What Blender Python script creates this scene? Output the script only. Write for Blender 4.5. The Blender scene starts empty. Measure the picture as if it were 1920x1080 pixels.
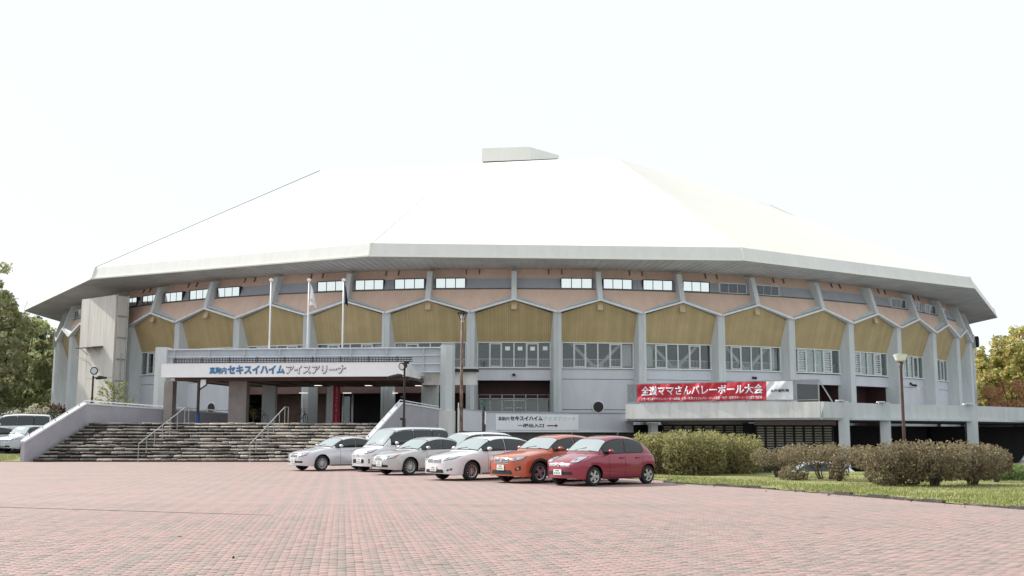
import bpy, bmesh, math, random
import numpy as np
from mathutils import Vector, Matrix
from mathutils.bvhtree import BVHTree
random.seed(7); RNG = np.random.default_rng(7)
R = math.radians
scene = bpy.context.scene
col = scene.collection

# ------------------------------------------------------------------ camera
F_PX, CAM_Y, CAM_Z = 2017.0, -127.4, 1.6
PITCH, ROLL, YAW = math.atan(272/F_PX), R(.09), R(.11)
cam = bpy.data.cameras.new('camera'); camo = bpy.data.objects.new('camera', cam); col.objects.link(camo)
cam.sensor_width = 36; cam.lens = 36*F_PX/1920; cam.clip_start = .1; cam.clip_end = 3000
CM = Matrix.Rotation(YAW, 3, 'Z') @ Matrix.Rotation(math.pi/2+PITCH, 3, 'X') @ Matrix.Rotation(ROLL, 3, 'Z')
camo.matrix_world = Matrix.Translation((0, CAM_Y, CAM_Z)) @ CM.to_4x4()
scene.camera = camo
def at(px, py, Y):
    d = CM @ Vector((px-960, 540-py, -F_PX))
    t = (Y-CAM_Y)/d.y
    return Vector((d.x*t, Y, CAM_Z+d.z*t))

# ------------------------------------------------------------------ world, sun, exposure
SUN_AZ, SUN_EL = -117.0, 41.0         # azimuth from -Y towards +X
world = bpy.data.worlds.new('World'); scene.world = world; world.use_nodes = True
nt = world.node_tree; nt.nodes.clear()
sky = nt.nodes.new('ShaderNodeTexSky'); sky.sky_type = 'NISHITA'; sky.sun_disc = False
sky.sun_elevation = R(SUN_EL)
sdir = Vector((math.sin(R(SUN_AZ))*math.cos(R(SUN_EL)), -math.cos(R(SUN_AZ))*math.cos(R(SUN_EL)), math.sin(R(SUN_EL))))
sky.sun_rotation = math.atan2(sdir.x, sdir.y)
sky.air_density = 1.0; sky.dust_density = 1.0; sky.ozone_density = 1.0
hz = nt.nodes.new('ShaderNodeMix'); hz.data_type = 'RGBA'; hz.inputs[0].default_value = .95   # thin high cloud
hz.inputs[7].default_value = (4.8, 5.12, 5.25, 1)
bg = nt.nodes.new('ShaderNodeBackground'); bg.inputs[1].default_value = .125
wo = nt.nodes.new('ShaderNodeOutputWorld')
nt.links.new(sky.outputs[0], hz.inputs[6]); nt.links.new(hz.outputs[2], bg.inputs[0]); nt.links.new(bg.outputs[0], wo.inputs[0])
sl = bpy.data.lights.new('sun', 'SUN'); sl.energy = 3.5; sl.angle = R(.9); sl.color = (1, .95, .87)
so = bpy.data.objects.new('sun', sl); col.objects.link(so); so.rotation_euler = sdir.to_track_quat('Z', 'Y').to_euler()
vs = scene.view_settings; vs.view_transform = 'Standard'; vs.look = 'None'; vs.exposure = .72; vs.gamma = 1; vs.use_curve_mapping = False
scene.render.engine = 'CYCLES'
scene.cycles.max_bounces = 6; scene.cycles.transparent_max_bounces = 16; scene.cycles.use_denoising = True

# ------------------------------------------------------------------ materials
def srgb(r, g, b):
    f = lambda c: ((c/255+.055)/1.055)**2.4 if c > 10 else c/255/12.92
    return (f(r), f(g), f(b), 1)
MATS = {}
def nodes_of(name):
    m = bpy.data.materials.new(name); m.use_nodes = True
    n = m.node_tree; b = n.nodes['Principled BSDF']; MATS[name] = m
    return m, n, b
def mk(name, c, rough=.6, metal=0., var=.0, scale=2., c2=None, bump=0., bscale=None, spec=.5, coat=0., stretch=(1, 1, 1), contrast=(.35, .65), emit=None, obj=False):
    m, n, b = nodes_of(name)
    c = tuple(c)+((1,) if len(c) == 3 else ())
    b.inputs['Base Color'].default_value = c; b.inputs['Roughness'].default_value = rough
    b.inputs['Metallic'].default_value = metal; b.inputs['Specular IOR Level'].default_value = spec
    b.inputs['Coat Weight'].default_value = coat; b.inputs['Coat Roughness'].default_value = .05
    if emit: b.inputs['Emission Color'].default_value = emit[0]; b.inputs['Emission Strength'].default_value = emit[1]
    if var or c2 or bump:
        g = n.nodes.new('ShaderNodeNewGeometry'); mp = n.nodes.new('ShaderNodeMapping'); mp.inputs['Scale'].default_value = stretch
        n.links.new(g.outputs['Position'], mp.inputs['Vector'])
        nz = n.nodes.new('ShaderNodeTexNoise'); nz.inputs['Scale'].default_value = scale; nz.inputs['Detail'].default_value = 6; nz.inputs['Roughness'].default_value = .65
        n.links.new(mp.outputs[0], nz.inputs['Vector'])
        mr = n.nodes.new('ShaderNodeMapRange'); mr.inputs[1].default_value = contrast[0]; mr.inputs[2].default_value = contrast[1]
        n.links.new(nz.outputs['Fac'], mr.inputs[0])
        mx = n.nodes.new('ShaderNodeMix'); mx.data_type = 'RGBA'
        mx.inputs[6].default_value = c
        mx.inputs[7].default_value = c2 if c2 else tuple(x*(1-var) for x in c[:3])+(1,)
        n.links.new(mr.outputs[0], mx.inputs[0]); n.links.new(mx.outputs[2], b.inputs['Base Color'])
        if bump:
            n2 = n.nodes.new('ShaderNodeTexNoise'); n2.inputs['Scale'].default_value = bscale or scale*6; n2.inputs['Detail'].default_value = 4
            n.links.new(g.outputs['Position'], n2.inputs['Vector'])
            bp = n.nodes.new('ShaderNodeBump'); bp.inputs['Strength'].default_value = bump; bp.inputs['Distance'].default_value = .03
            n.links.new(n2.outputs['Fac'], bp.inputs['Height']); n.links.new(bp.outputs[0], b.inputs['Normal'])
    return m
M = {}
M['wall'] = mk('painted_panel_grey', (.61, .615, .665), .55, var=.1, scale=.8, bump=.1, stretch=(1, 1, .35))
M['conc'] = mk('painted_concrete_grey', (.60, .63, .64), .6, var=.14, scale=1.3, bump=.15, stretch=(1.5, 1.5, .35))
M['beam'] = mk('pale_beam_paint', (.72, .74, .75), .5, var=.15, scale=3, bump=.1)
M['pink'] = mk('salmon_wall_panel', (.70, .505, .41), .6, var=.12, scale=.9, bump=.08, stretch=(1.6, 1.6, .3))
M['band'] = mk('grey_band_panel', (.37, .395, .44), .5, var=.1, scale=1)
M['soffit'] = mk('soffit_sheet', (.64, .64, .63), .6, var=.2, scale=.55)
M['fascia'] = mk('fascia_sheet', (.77, .765, .73), .5, var=.08, scale=1.6, stretch=(1.2, 1.2, .15))
M['trim'] = mk('bright_trim', (.84, .84, .74), .4)
M['roof'] = mk('white_roof_sheet', (.735, .715, .655), .55, var=.04, scale=.4)
M['alu'] = mk('aluminium_frame', (.74, .75, .74), .4, var=.1, scale=4)
M['dark'] = mk('dark_void_paint', (.035, .03, .035), .8, var=.3, scale=1)
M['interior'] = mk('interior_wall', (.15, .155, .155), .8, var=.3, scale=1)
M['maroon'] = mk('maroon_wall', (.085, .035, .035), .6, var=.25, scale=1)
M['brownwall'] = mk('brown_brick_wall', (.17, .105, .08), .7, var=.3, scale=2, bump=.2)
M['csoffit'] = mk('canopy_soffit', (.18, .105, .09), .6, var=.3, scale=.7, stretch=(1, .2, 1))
M['signwhite'] = mk('sign_white', (.90, .89, .92), .4, var=.05, scale=2)
M['girder'] = mk('girder_paint', (.52, .54, .59), .5, var=.18, scale=1.2, stretch=(1, 1, .4))
M['pconc'] = mk('weathered_white_concrete', (.76, .75, .74), .7, c2=(.50, .485, .44, 1), scale=1.4, stretch=(1.6, 1.6, .16), contrast=(.45, .8), bump=.15)
M['wing'] = mk('lilac_grey_wall', (.41, .395, .435), .65, var=.15, scale=1.2, bump=.12)
M['capw'] = mk('white_coping', (.78, .79, .82), .5, var=.1, scale=3)
M['steel'] = mk('galvanised_rail', (.42, .44, .44), .45, .5, var=.3, scale=6)
M['darksteel'] = mk('dark_post_paint', (.035, .022, .022), .5, var=.4, scale=5)
M['rust'] = mk('rusty_post', (.10, .05, .04), .7, c2=(.30, .22, .18, 1), scale=5, stretch=(1, 1, .4))
M['poleW'] = mk('white_pole', (.78, .78, .8), .35)
M['panel'] = mk('cream_hoarding_panel', (.73, .70, .65), .6, c2=(.60, .56, .50, 1), scale=1.1, stretch=(2.2, 2.2, .2), bump=.1)
M['asphalt'] = mk('asphalt', (.095, .093, .09), .85, var=.3, scale=1, bump=.3, bscale=40)
M['kerb'] = mk('dark_kerb', (.06, .055, .05), .9, c2=(.22, .21, .19, 1), scale=1.3, contrast=(.5, .8))
M['riser_shade'] = mk('step_base_shade', (.035, .031, .028), .95, var=.5, scale=3)  # near-black base with the shadow of the riser gaps put into its colour
M['red'] = mk('red_banner_cloth', (.62, .03, .06), .6, var=.15, scale=2.5)
M['whitecloth'] = mk('white_banner_cloth', (.82, .82, .86), .6, var=.04, scale=2)
M['navy'] = mk('navy_cloth', (.02, .025, .07), .7)
M['bluetext'] = mk('blue_letter', (.045, .20, .42), .4)
M['navytext'] = mk('navy_letter', (.012, .03, .09), .4)
M['whitetext'] = mk('white_letter', (.86, .86, .9), .4)
M['greytext'] = mk('pale_grey_letter', (.50, .54, .56), .4)
M['blacktext'] = mk('black_letter', (.02, .02, .03), .4)
M['redtext'] = mk('red_arrow', (.22, .012, .02), .4)
M['boardwhite'] = mk('grey_white_board', (.82, .85, .87), .4, var=.06, scale=3)
M['lamp'] = mk('ceiling_lamp', (.8, .8, .75), .4, emit=((1, .93, .8, 1), 1.1))
M['lampglass'] = mk('lamp_cone_white', (.82, .82, .78), .3)
M['mirror'] = mk('lamp_lens', (.5, .5, .55), .15, .8)
M['tyre'] = mk('tyre_rubber', (.018, .018, .02), .8)
M['rim'] = mk('alloy', (.50, .50, .52), .3, .8)
M['rimd'] = mk('dark_alloy', (.16, .14, .14), .35, .8)
M['chassis'] = mk('black_plastic', (.012, .012, .014), .6)
M['plate'] = mk('licence_plate', (.78, .78, .76), .5)
M['green'] = mk('plate_print', (.05, .16, .10), .5)
M['head'] = mk('headlamp_lens', (.40, .41, .45), .08, .45, coat=.6)
M['amber'] = mk('amber_lens', (.55, .16, .06), .2, coat=.5)
M['chrome'] = mk('chrome', (.7, .7, .72), .15, 1.)
M['tail'] = mk('tail_lens', (.4, .01, .02), .2, coat=.5)
M['brownconc'] = mk('brownish_concrete', (.37, .32, .305), .7, var=.2, scale=2)
M['bark'] = mk('bark', (.085, .065, .05), .9, var=.4, scale=8)
M['twig'] = mk('twig', (.13, .10, .08), .9, var=.4, scale=8)
M['blue'] = mk('blue_wrap', (.02, .06, .2), .6)
M['orangebody'] = None

def glass(name, tint, fres=.12, rough=.04, opaq=.5, refl=(.8, .85, .85, 1)):
    m, n, b = nodes_of(name); n.nodes.remove(b)
    out = [x for x in n.nodes if x.type == 'OUTPUT_MATERIAL'][0]
    tr = n.nodes.new('ShaderNodeBsdfTransparent'); tr.inputs[0].default_value = (.93, .95, .95, 1)
    df = n.nodes.new('ShaderNodeBsdfDiffuse'); df.inputs[0].default_value = tint
    gl = n.nodes.new('ShaderNodeBsdfGlossy'); gl.inputs[0].default_value = refl; gl.inputs[1].default_value = rough
    m1 = n.nodes.new('ShaderNodeMixShader'); m1.inputs[0].default_value = opaq
    m2 = n.nodes.new('ShaderNodeMixShader')
    lw = n.nodes.new('ShaderNodeLayerWeight'); lw.inputs[0].default_value = .35
    mr = n.nodes.new('ShaderNodeMapRange'); mr.inputs[3].default_value = fres; mr.inputs[4].default_value = min(1, fres+.6)
    n.links.new(lw.outputs['Fresnel'], mr.inputs[0]); n.links.new(mr.outputs[0], m2.inputs[0])
    n.links.new(tr.outputs[0], m1.inputs[1]); n.links.new(df.outputs[0], m1.inputs[2])
    n.links.new(m1.outputs[0], m2.inputs[1]); n.links.new(gl.outputs[0], m2.inputs[2]); n.links.new(m2.outputs[0], out.inputs[0])
    return m
M['pane'] = glass('window_glass', (.06, .065, .07, 1), .04, .03, .06)
M['wind'] = glass('windscreen_glass', (.10, .12, .12, 1), .66, .05, .75, (.95, 1, .98, 1))
M['carglass'] = glass('car_side_glass', (.012, .014, .016, 1), .05, .04, .7)
M['brightpane'] = mk('sky_mirroring_glass', (.86, .9, .88), .08, .85)
M['darkpane'] = mk('dark_clerestory_glass', (.09, .10, .12), .1, .3)
M['net'] = glass('mesh_net', (.16, .17, .19, 1), .0, .5, .55)

def paint(name, c, metal=.25):
    return mk('car_paint_'+name, c, .32, metal, coat=1., var=.03, scale=2)

# wood boards: vertical strips with joint lines
def wood_mat():
    m, n, b = nodes_of('ochre_board_cladding')
    tc = n.nodes.new('ShaderNodeUVMap'); sp = n.nodes.new('ShaderNodeSeparateXYZ'); n.links.new(tc.outputs[0], sp.inputs[0])
    mu = n.nodes.new('ShaderNodeMath'); mu.operation = 'MULTIPLY'; mu.inputs[1].default_value = 7.2; n.links.new(sp.outputs[0], mu.inputs[0])
    fl = n.nodes.new('ShaderNodeMath'); fl.operation = 'FLOOR'; n.links.new(mu.outputs[0], fl.inputs[0])
    fr = n.nodes.new('ShaderNodeMath'); fr.operation = 'FRACT'; n.links.new(mu.outputs[0], fr.inputs[0])
    wn = n.nodes.new('ShaderNodeTexWhiteNoise'); wn.noise_dimensions = '1D'; n.links.new(fl.outputs[0], wn.inputs['W'])
    cr = n.nodes.new('ShaderNodeMix'); cr.data_type = 'RGBA'; cr.inputs[6].default_value = (.59, .45, .235, 1); cr.inputs[7].default_value = (.52, .39, .20, 1)
    n.links.new(wn.outputs[0], cr.inputs[0])
    g = n.nodes.new('ShaderNodeNewGeometry'); nz = n.nodes.new('ShaderNodeTexNoise'); nz.inputs['Scale'].default_value = .8; nz.inputs['Detail'].default_value = 4
    n.links.new(g.outputs['Position'], nz.inputs['Vector'])
    lt = n.nodes.new('ShaderNodeMath'); lt.operation = 'LESS_THAN'; lt.inputs[1].default_value = .13; n.links.new(fr.outputs[0], lt.inputs[0])
    m2 = n.nodes.new('ShaderNodeMix'); m2.data_type = 'RGBA'; m2.inputs[7].default_value = (.34, .255, .125, 1)
    n.links.new(lt.outputs[0], m2.inputs[0]); n.links.new(cr.outputs[2], m2.inputs[6])
    m3 = n.nodes.new('ShaderNodeMix'); m3.data_type = 'RGBA'; m3.blend_type = 'MULTIPLY'; m3.inputs[0].default_value = .35
    n.links.new(m2.outputs[2], m3.inputs[6]); n.links.new(nz.outputs['Fac'], m3.inputs[7])
    n.links.new(m3.outputs[2], b.inputs['Base Color']); b.inputs['Roughness'].default_value = .6
    return m
M['wood'] = wood_mat()

BA = R(9)          # paver bond direction
BW, BH = .21, .105
def paver_mat():
    m, n, b = nodes_of('pink_and_grey_pavers'); L = n.links.new
    def N(t, **k):
        x = n.nodes.new(t)
        for a, v in k.items(): setattr(x, a, v)
        return x
    def mth(op, a, bb=None):
        x = N('ShaderNodeMath', operation=op)
        for i, v in enumerate((a, bb)):
            if v is None: continue
            if isinstance(v, (int, float)): x.inputs[i].default_value = v
            else: L(v, x.inputs[i])
        return x.outputs[0]
    g = N('ShaderNodeNewGeometry'); mp = N('ShaderNodeMapping'); mp.vector_type = 'POINT'; mp.inputs['Rotation'].default_value = (0, 0, -BA)
    L(g.outputs['Position'], mp.inputs['Vector']); s = N('ShaderNodeSeparateXYZ'); L(mp.outputs[0], s.inputs[0])
    u, v = s.outputs[0], s.outputs[1]
    row = mth('FLOOR', mth('DIVIDE', v, BH)); vf = mth('FRACT', mth('DIVIDE', v, BH))
    odd = mth('MODULO', mth('ADD', row, 100000), 2)
    uu = mth('ADD', mth('DIVIDE', u, BW), mth('MULTIPLY', odd, .5))
    colm = mth('FLOOR', uu); uf = mth('FRACT', uu)
    cx = N('ShaderNodeCombineXYZ'); L(colm, cx.inputs[0]); L(row, cx.inputs[1])
    wn = N('ShaderNodeTexWhiteNoise', noise_dimensions='2D'); L(cx.outputs[0], wn.inputs['Vector'])
    # patchy weave of the two clays
    d1 = mth('SINE', mth('ADD', mth('MULTIPLY', colm, 1.5708), mth('MULTIPLY', row, .7854)))
    d2 = mth('SINE', mth('SUBTRACT', mth('MULTIPLY', colm, 1.5708), mth('MULTIPLY', row, .7854)))
    nz = N('ShaderNodeTexNoise'); nz.inputs['Scale'].default_value = .55; nz.inputs['Detail'].default_value = 5; L(g.outputs['Position'], nz.inputs['Vector'])
    w = mth('ADD', mth('MULTIPLY', mth('MULTIPLY', d1, d2), .42), mth('ADD', mth('MULTIPLY', mth('SUBTRACT', wn.outputs[0], .5), .8), mth('MULTIPLY', mth('SUBTRACT', nz.outputs['Fac'], .5), 1.5)))
    mr = N('ShaderNodeMapRange'); mr.inputs[1].default_value = -.25; mr.inputs[2].default_value = .6; L(w, mr.inputs[0])
    mx = N('ShaderNodeMix', data_type='RGBA'); mx.inputs[6].default_value = (.44, .30, .28, 1); mx.inputs[7].default_value = (.285, .26, .24, 1); L(mr.outputs[0], mx.inputs[0])
    n2 = N('ShaderNodeTexNoise'); n2.inputs['Scale'].default_value = 9; n2.inputs['Detail'].default_value = 5; L(g.outputs['Position'], n2.inputs['Vector'])
    m2 = N('ShaderNodeMix', data_type='RGBA', blend_type='MULTIPLY'); m2.inputs[0].default_value = .35; L(mx.outputs[2], m2.inputs[6]); L(n2.outputs['Fac'], m2.inputs[7])
    # joints
    j = mth('MAXIMUM', mth('LESS_THAN', vf, .075), mth('LESS_THAN', uf, .035))
    m3 = N('ShaderNodeMix', data_type='RGBA'); m3.inputs[7].default_value = (.20, .16, .145, 1); L(m2.outputs[2], m3.inputs[6]); L(mth('MULTIPLY', j, .75), m3.inputs[0])
    gap_shade = mth('MULTIPLY', mth('GREATER_THAN', wn.outputs[0], .988), mth('LESS_THAN', vf, .4))  # shadows at uneven brick edges painted as dark strokes in random cells
    m4 = N('ShaderNodeMix', data_type='RGBA'); m4.inputs[7].default_value = (.13, .10, .09, 1); L(m3.outputs[2], m4.inputs[6]); L(mth('MULTIPLY', gap_shade, .8), m4.inputs[0])
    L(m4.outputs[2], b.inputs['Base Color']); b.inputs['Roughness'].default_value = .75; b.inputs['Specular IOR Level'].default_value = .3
    bp = N('ShaderNodeBump'); bp.inputs['Strength'].default_value = .25; bp.inputs['Distance'].default_value = .01
    L(mth('SUBTRACT', n2.outputs['Fac'], j), bp.inputs['Height']); L(bp.outputs[0], b.inputs['Normal'])
    return m
M['paver'] = paver_mat()

def stone_mat():
    m, n, b = nodes_of('stained_step_stone'); L = n.links.new
    g = n.nodes.new('ShaderNodeNewGeometry'); oi = n.nodes.new('ShaderNodeObjectInfo')
    nz = n.nodes.new('ShaderNodeTexNoise'); nz.inputs['Scale'].default_value = .7; nz.inputs['Detail'].default_value = 8; nz.inputs['Roughness'].default_value = .8
    L(g.outputs['Position'], nz.inputs['Vector'])
    sp = n.nodes.new('ShaderNodeSeparateXYZ'); L(g.outputs['Position'], sp.inputs[0])
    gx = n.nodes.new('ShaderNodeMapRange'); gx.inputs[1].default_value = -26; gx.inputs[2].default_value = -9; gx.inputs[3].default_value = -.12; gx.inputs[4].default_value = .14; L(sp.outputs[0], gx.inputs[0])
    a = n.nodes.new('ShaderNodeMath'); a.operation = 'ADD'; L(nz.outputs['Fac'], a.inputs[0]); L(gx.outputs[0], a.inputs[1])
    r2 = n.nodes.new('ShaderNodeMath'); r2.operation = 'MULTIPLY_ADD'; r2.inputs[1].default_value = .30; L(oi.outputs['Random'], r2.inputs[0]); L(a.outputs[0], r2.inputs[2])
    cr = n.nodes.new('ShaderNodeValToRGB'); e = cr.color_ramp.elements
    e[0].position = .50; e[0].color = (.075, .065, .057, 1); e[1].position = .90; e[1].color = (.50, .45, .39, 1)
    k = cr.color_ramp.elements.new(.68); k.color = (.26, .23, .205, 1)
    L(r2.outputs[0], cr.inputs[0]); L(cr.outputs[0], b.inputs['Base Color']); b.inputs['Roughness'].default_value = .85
    n2 = n.nodes.new('ShaderNodeTexNoise'); n2.inputs['Scale'].default_value = 14; n2.inputs['Detail'].default_value = 5; L(g.outputs['Position'], n2.inputs['Vector'])
    bp = n.nodes.new('ShaderNodeBump'); bp.inputs['Strength'].default_value = .6; bp.inputs['Distance'].default_value = .04; L(n2.outputs['Fac'], bp.inputs['Height']); L(bp.outputs[0], b.inputs['Normal'])
    return m
M['stone'] = stone_mat()

def leaf_mat(name, cols, trans=.42):
    """colour picked per leaf from its own stored random value"""
    m, n, b = nodes_of(name); L = n.links.new
    at_ = n.nodes.new('ShaderNodeAttribute'); at_.attribute_name = 'rnd'
    cr = n.nodes.new('ShaderNodeValToRGB'); e = cr.color_ramp.elements
    cr.color_ramp.interpolation = 'LINEAR'
    e[0].position = 0; e[0].color = cols[0]+(1,); e[1].position = 1; e[1].color = cols[-1]+(1,)
    for i, c in enumerate(cols[1:-1]): k = e.new((i+1)/(len(cols)-1)); k.color = c+(1,)
    L(at_.outputs['Fac'], cr.inputs[0]); L(cr.outputs[0], b.inputs['Base Color']); b.inputs['Roughness'].default_value = .6; b.inputs['Specular IOR Level'].default_value = .3
    tl = n.nodes.new('ShaderNodeBsdfTranslucent'); L(cr.outputs[0], tl.inputs[0])
    mx = n.nodes.new('ShaderNodeMixShader'); mx.inputs[0].default_value = trans
    out = [x for x in n.nodes if x.type == 'OUTPUT_MATERIAL'][0]
    L(b.outputs[0], mx.inputs[1]); L(tl.outputs[0], mx.inputs[2]); L(mx.outputs[0], out.inputs[0])
    return m
LEAF = {
 'greenbrown': leaf_mat('leaf_green_brown', [(.20, .26, .12), (.34, .40, .19), (.46, .50, .25), (.50, .44, .26), (.36, .42, .20)]),
 'redbrown': leaf_mat('leaf_red_brown', [(.24, .30, .14), (.36, .34, .19), (.40, .38, .21), (.31, .36, .17)]),
 'autumn': leaf_mat('leaf_autumn', [(.22, .25, .09), (.42, .43, .14), (.62, .55, .20), (.58, .43, .18), (.34, .37, .12)]),
 'orange': leaf_mat('leaf_orange', [(.36, .22, .11), (.58, .30, .16), (.48, .32, .15)]),
 'dark': leaf_mat('leaf_dark', [(.05, .065, .045), (.09, .11, .07), (.13, .14, .09)]),
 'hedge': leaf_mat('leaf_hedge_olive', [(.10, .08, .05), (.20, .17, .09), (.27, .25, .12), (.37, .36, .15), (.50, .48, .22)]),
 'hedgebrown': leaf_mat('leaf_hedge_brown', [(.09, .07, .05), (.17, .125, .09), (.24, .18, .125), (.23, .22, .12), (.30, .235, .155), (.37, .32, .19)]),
 'lime': leaf_mat('leaf_yellow_green', [(.10, .14, .03), (.24, .28, .07), (.42, .42, .16)]),
 'yellow': leaf_mat('leaf_yellow', [(.20, .16, .03), (.42, .30, .06)]),
 'white': leaf_mat('hydrangea_bloom', [(.38, .42, .22), (.66, .62, .52), (.70, .60, .55)]),
 'red': leaf_mat('leaf_dark_red', [(.12, .05, .05), (.20, .06, .08), (.12, .10, .06), (.14, .13, .07)]),
 'grass': leaf_mat('grass_blades', [(.15, .18, .045), (.27, .30, .09), (.36, .36, .15), (.21, .25, .07)], .25),
 'litter': leaf_mat('leaf_litter', [(.10, .05, .02), (.20, .10, .04)], 0),
 'greenshrub': leaf_mat('leaf_fresh_green', [(.10, .16, .06), (.20, .28, .10), (.28, .34, .14)]),
}

# ------------------------------------------------------------------ object helpers
def setp(o, label=None, cat=None, group=None, kind=None):
    if label: o['label'] = label
    if cat: o['category'] = cat
    if group: o['group'] = group
    if kind: o['kind'] = kind
    return o
def thing(name, label, cat, loc=(0, 0, 0), rz=0, group=None):
    o = bpy.data.objects.new(name, None); col.objects.link(o); o.empty_display_size = .2
    o.location = loc; o.rotation_euler = (0, 0, rz)
    return setp(o, label, cat, group)
def link(name, me, parent=None):
    o = bpy.data.objects.new(name, me); col.objects.link(o)
    if parent: o.parent = parent
    return o
def copy_tree(o, parent=None):
    kids = list(o.children); c = o.copy(); col.objects.link(c); c.parent = parent
    for k in kids: copy_tree(k, c)
    return c

class MB:
    """collects shapes, builds ONE mesh object"""
    def __init__(s, org=(0, 0, 0)): s.v = []; s.f = []; s.o = Vector(org); s.uv = []
    def add(s, vs, fs):
        n = len(s.v); s.v += [Vector(p)-s.o for p in vs]; s.f += [tuple(i+n for i in f) for f in fs]; return s
    def box(s, c, d, rz=0, m=None):
        x, y, z = d[0]/2, d[1]/2, d[2]/2
        P = [Vector((a*x, b*y, e*z)) for e in (-1, 1) for a, b in ((-1, -1), (1, -1), (1, 1), (-1, 1))]
        Q = m if m else Matrix.Rotation(rz, 3, 'Z')
        return s.add([Vector(c)+Q@p for p in P], [(3, 2, 1, 0), (4, 5, 6, 7), (0, 1, 5, 4), (1, 2, 6, 5), (2, 3, 7, 6), (3, 0, 4, 7)])
    def bar(s, a, b, w, h=None, up=(0, 0, 1)):
        a, b = Vector(a), Vector(b); h = h or w; d = (b-a).normalized(); u = Vector(up)
        if abs(d.dot(u)) > .98: u = Vector((0, 1, 0))
        x = d.cross(u).normalized(); y = x.cross(d).normalized()
        P = [p+x*i*w/2+y*j*h/2 for p in (a, b) for i, j in ((-1, -1), (1, -1), (1, 1), (-1, 1))]
        return s.add(P, [(0, 1, 2, 3), (7, 6, 5, 4), (0, 4, 5, 1), (1, 5, 6, 2), (2, 6, 7, 3), (3, 7, 4, 0)])
    def tube(s, pts, rs, n=8, cap=True):
        pts = [Vector(p) for p in pts]; rs = rs if isinstance(rs, (list, tuple)) else [rs]*len(pts)
        P = []; F = []
        for i, p in enumerate(pts):
            d = (pts[min(i+1, len(pts)-1)]-pts[max(i-1, 0)]).normalized()
            u = Vector((0, 0, 1)) if abs(d.z) < .9 else Vector((1, 0, 0))
            x = d.cross(u).normalized(); y = d.cross(x).normalized()
            P += [p+(x*math.cos(2*math.pi*k/n)+y*math.sin(2*math.pi*k/n))*rs[i] for k in range(n)]
        for i in range(len(pts)-1):
            for k in range(n): F.append((i*n+k, i*n+(k+1) % n, (i+1)*n+(k+1) % n, (i+1)*n+k))
        if cap: F += [tuple(range(n)), tuple(range((len(pts)-1)*n, len(pts)*n))[::-1]]
        return s.add(P, F)
    def prism(s, poly, z0, z1):
        n = len(poly)
        z0s = z0 if isinstance(z0, (list, tuple)) else [z0]*n; z1s = z1 if isinstance(z1, (list, tuple)) else [z1]*n
        P = [(p[0], p[1], z0s[i]) for i, p in enumerate(poly)]+[(p[0], p[1], z1s[i]) for i, p in enumerate(poly)]
        return s.add(P, [tuple(range(n))[::-1], tuple(range(n, 2*n))]+[(i, (i+1) % n, n+(i+1) % n, n+i) for i in range(n)])
    def wall(s, path, th, z0, z1):
        """wall of thickness th along a plan path, z0/z1 lists or numbers"""
        n = len(path); z0s = z0 if isinstance(z0, (list, tuple)) else [z0]*n; z1s = z1 if isinstance(z1, (list, tuple)) else [z1]*n
        P = []
        for i, p in enumerate(path):
            p = Vector((p[0], p[1])); a = Vector(path[max(i-1, 0)][:2]); b = Vector(path[min(i+1, n-1)][:2])
            d = (b-a).normalized(); q = Vector((-d.y, d.x))*th/2
            for e, z in ((-1, z0s[i]), (1, z0s[i]), (1, z1s[i]), (-1, z1s[i])): P.append((p.x+q.x*e, p.y+q.y*e, z))
        F = [(0, 1, 2, 3), tuple(4*(n-1)+k for k in (3, 2, 1, 0))]
        for i in range(n-1):
            for k in range(4): F.append((4*i+k, 4*(i+1)+k, 4*(i+1)+(k+1) % 4, 4*i+(k+1) % 4))
        return s.add(P, F)
    def build(s, name, m, parent=None, smooth=False, fix=True):
        me = bpy.data.meshes.new(name); me.from_pydata([tuple(p) for p in s.v], [], s.f)
        me.materials.append(m)
        if fix:
            bm = bmesh.new(); bm.from_mesh(me); bmesh.ops.recalc_face_normals(bm, faces=bm.faces); bm.to_mesh(me); bm.free()
        if smooth: me.shade_smooth()
        return link(name, me, parent)
def struct(o, label=None): return setp(o, label, None, None, 'structure')

def quads_mesh(name, P, F, m, rnd=None, parent=None):
    """fast mesh from numpy arrays"""
    me = bpy.data.meshes.new(name)
    P = np.asarray(P, np.float32); F = np.asarray(F, np.int32); k = F.shape[1]
    me.vertices.add(len(P)); me.vertices.foreach_set('co', P.ravel())
    me.loops.add(F.size); me.loops.foreach_set('vertex_index', F.ravel())
    me.polygons.add(len(F)); me.polygons.foreach_set('loop_start', np.arange(len(F), dtype=np.int32)*k)
    me.polygons.foreach_set('loop_total', np.full(len(F), k, np.int32))
    me.update(calc_edges=True)
    if rnd is not None:
        a = me.attributes.new('rnd', 'FLOAT', 'FACE'); a.data.foreach_set('value', np.asarray(rnd, np.float32))
    me.materials.append(m)
    return link(name, me, parent)

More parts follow.
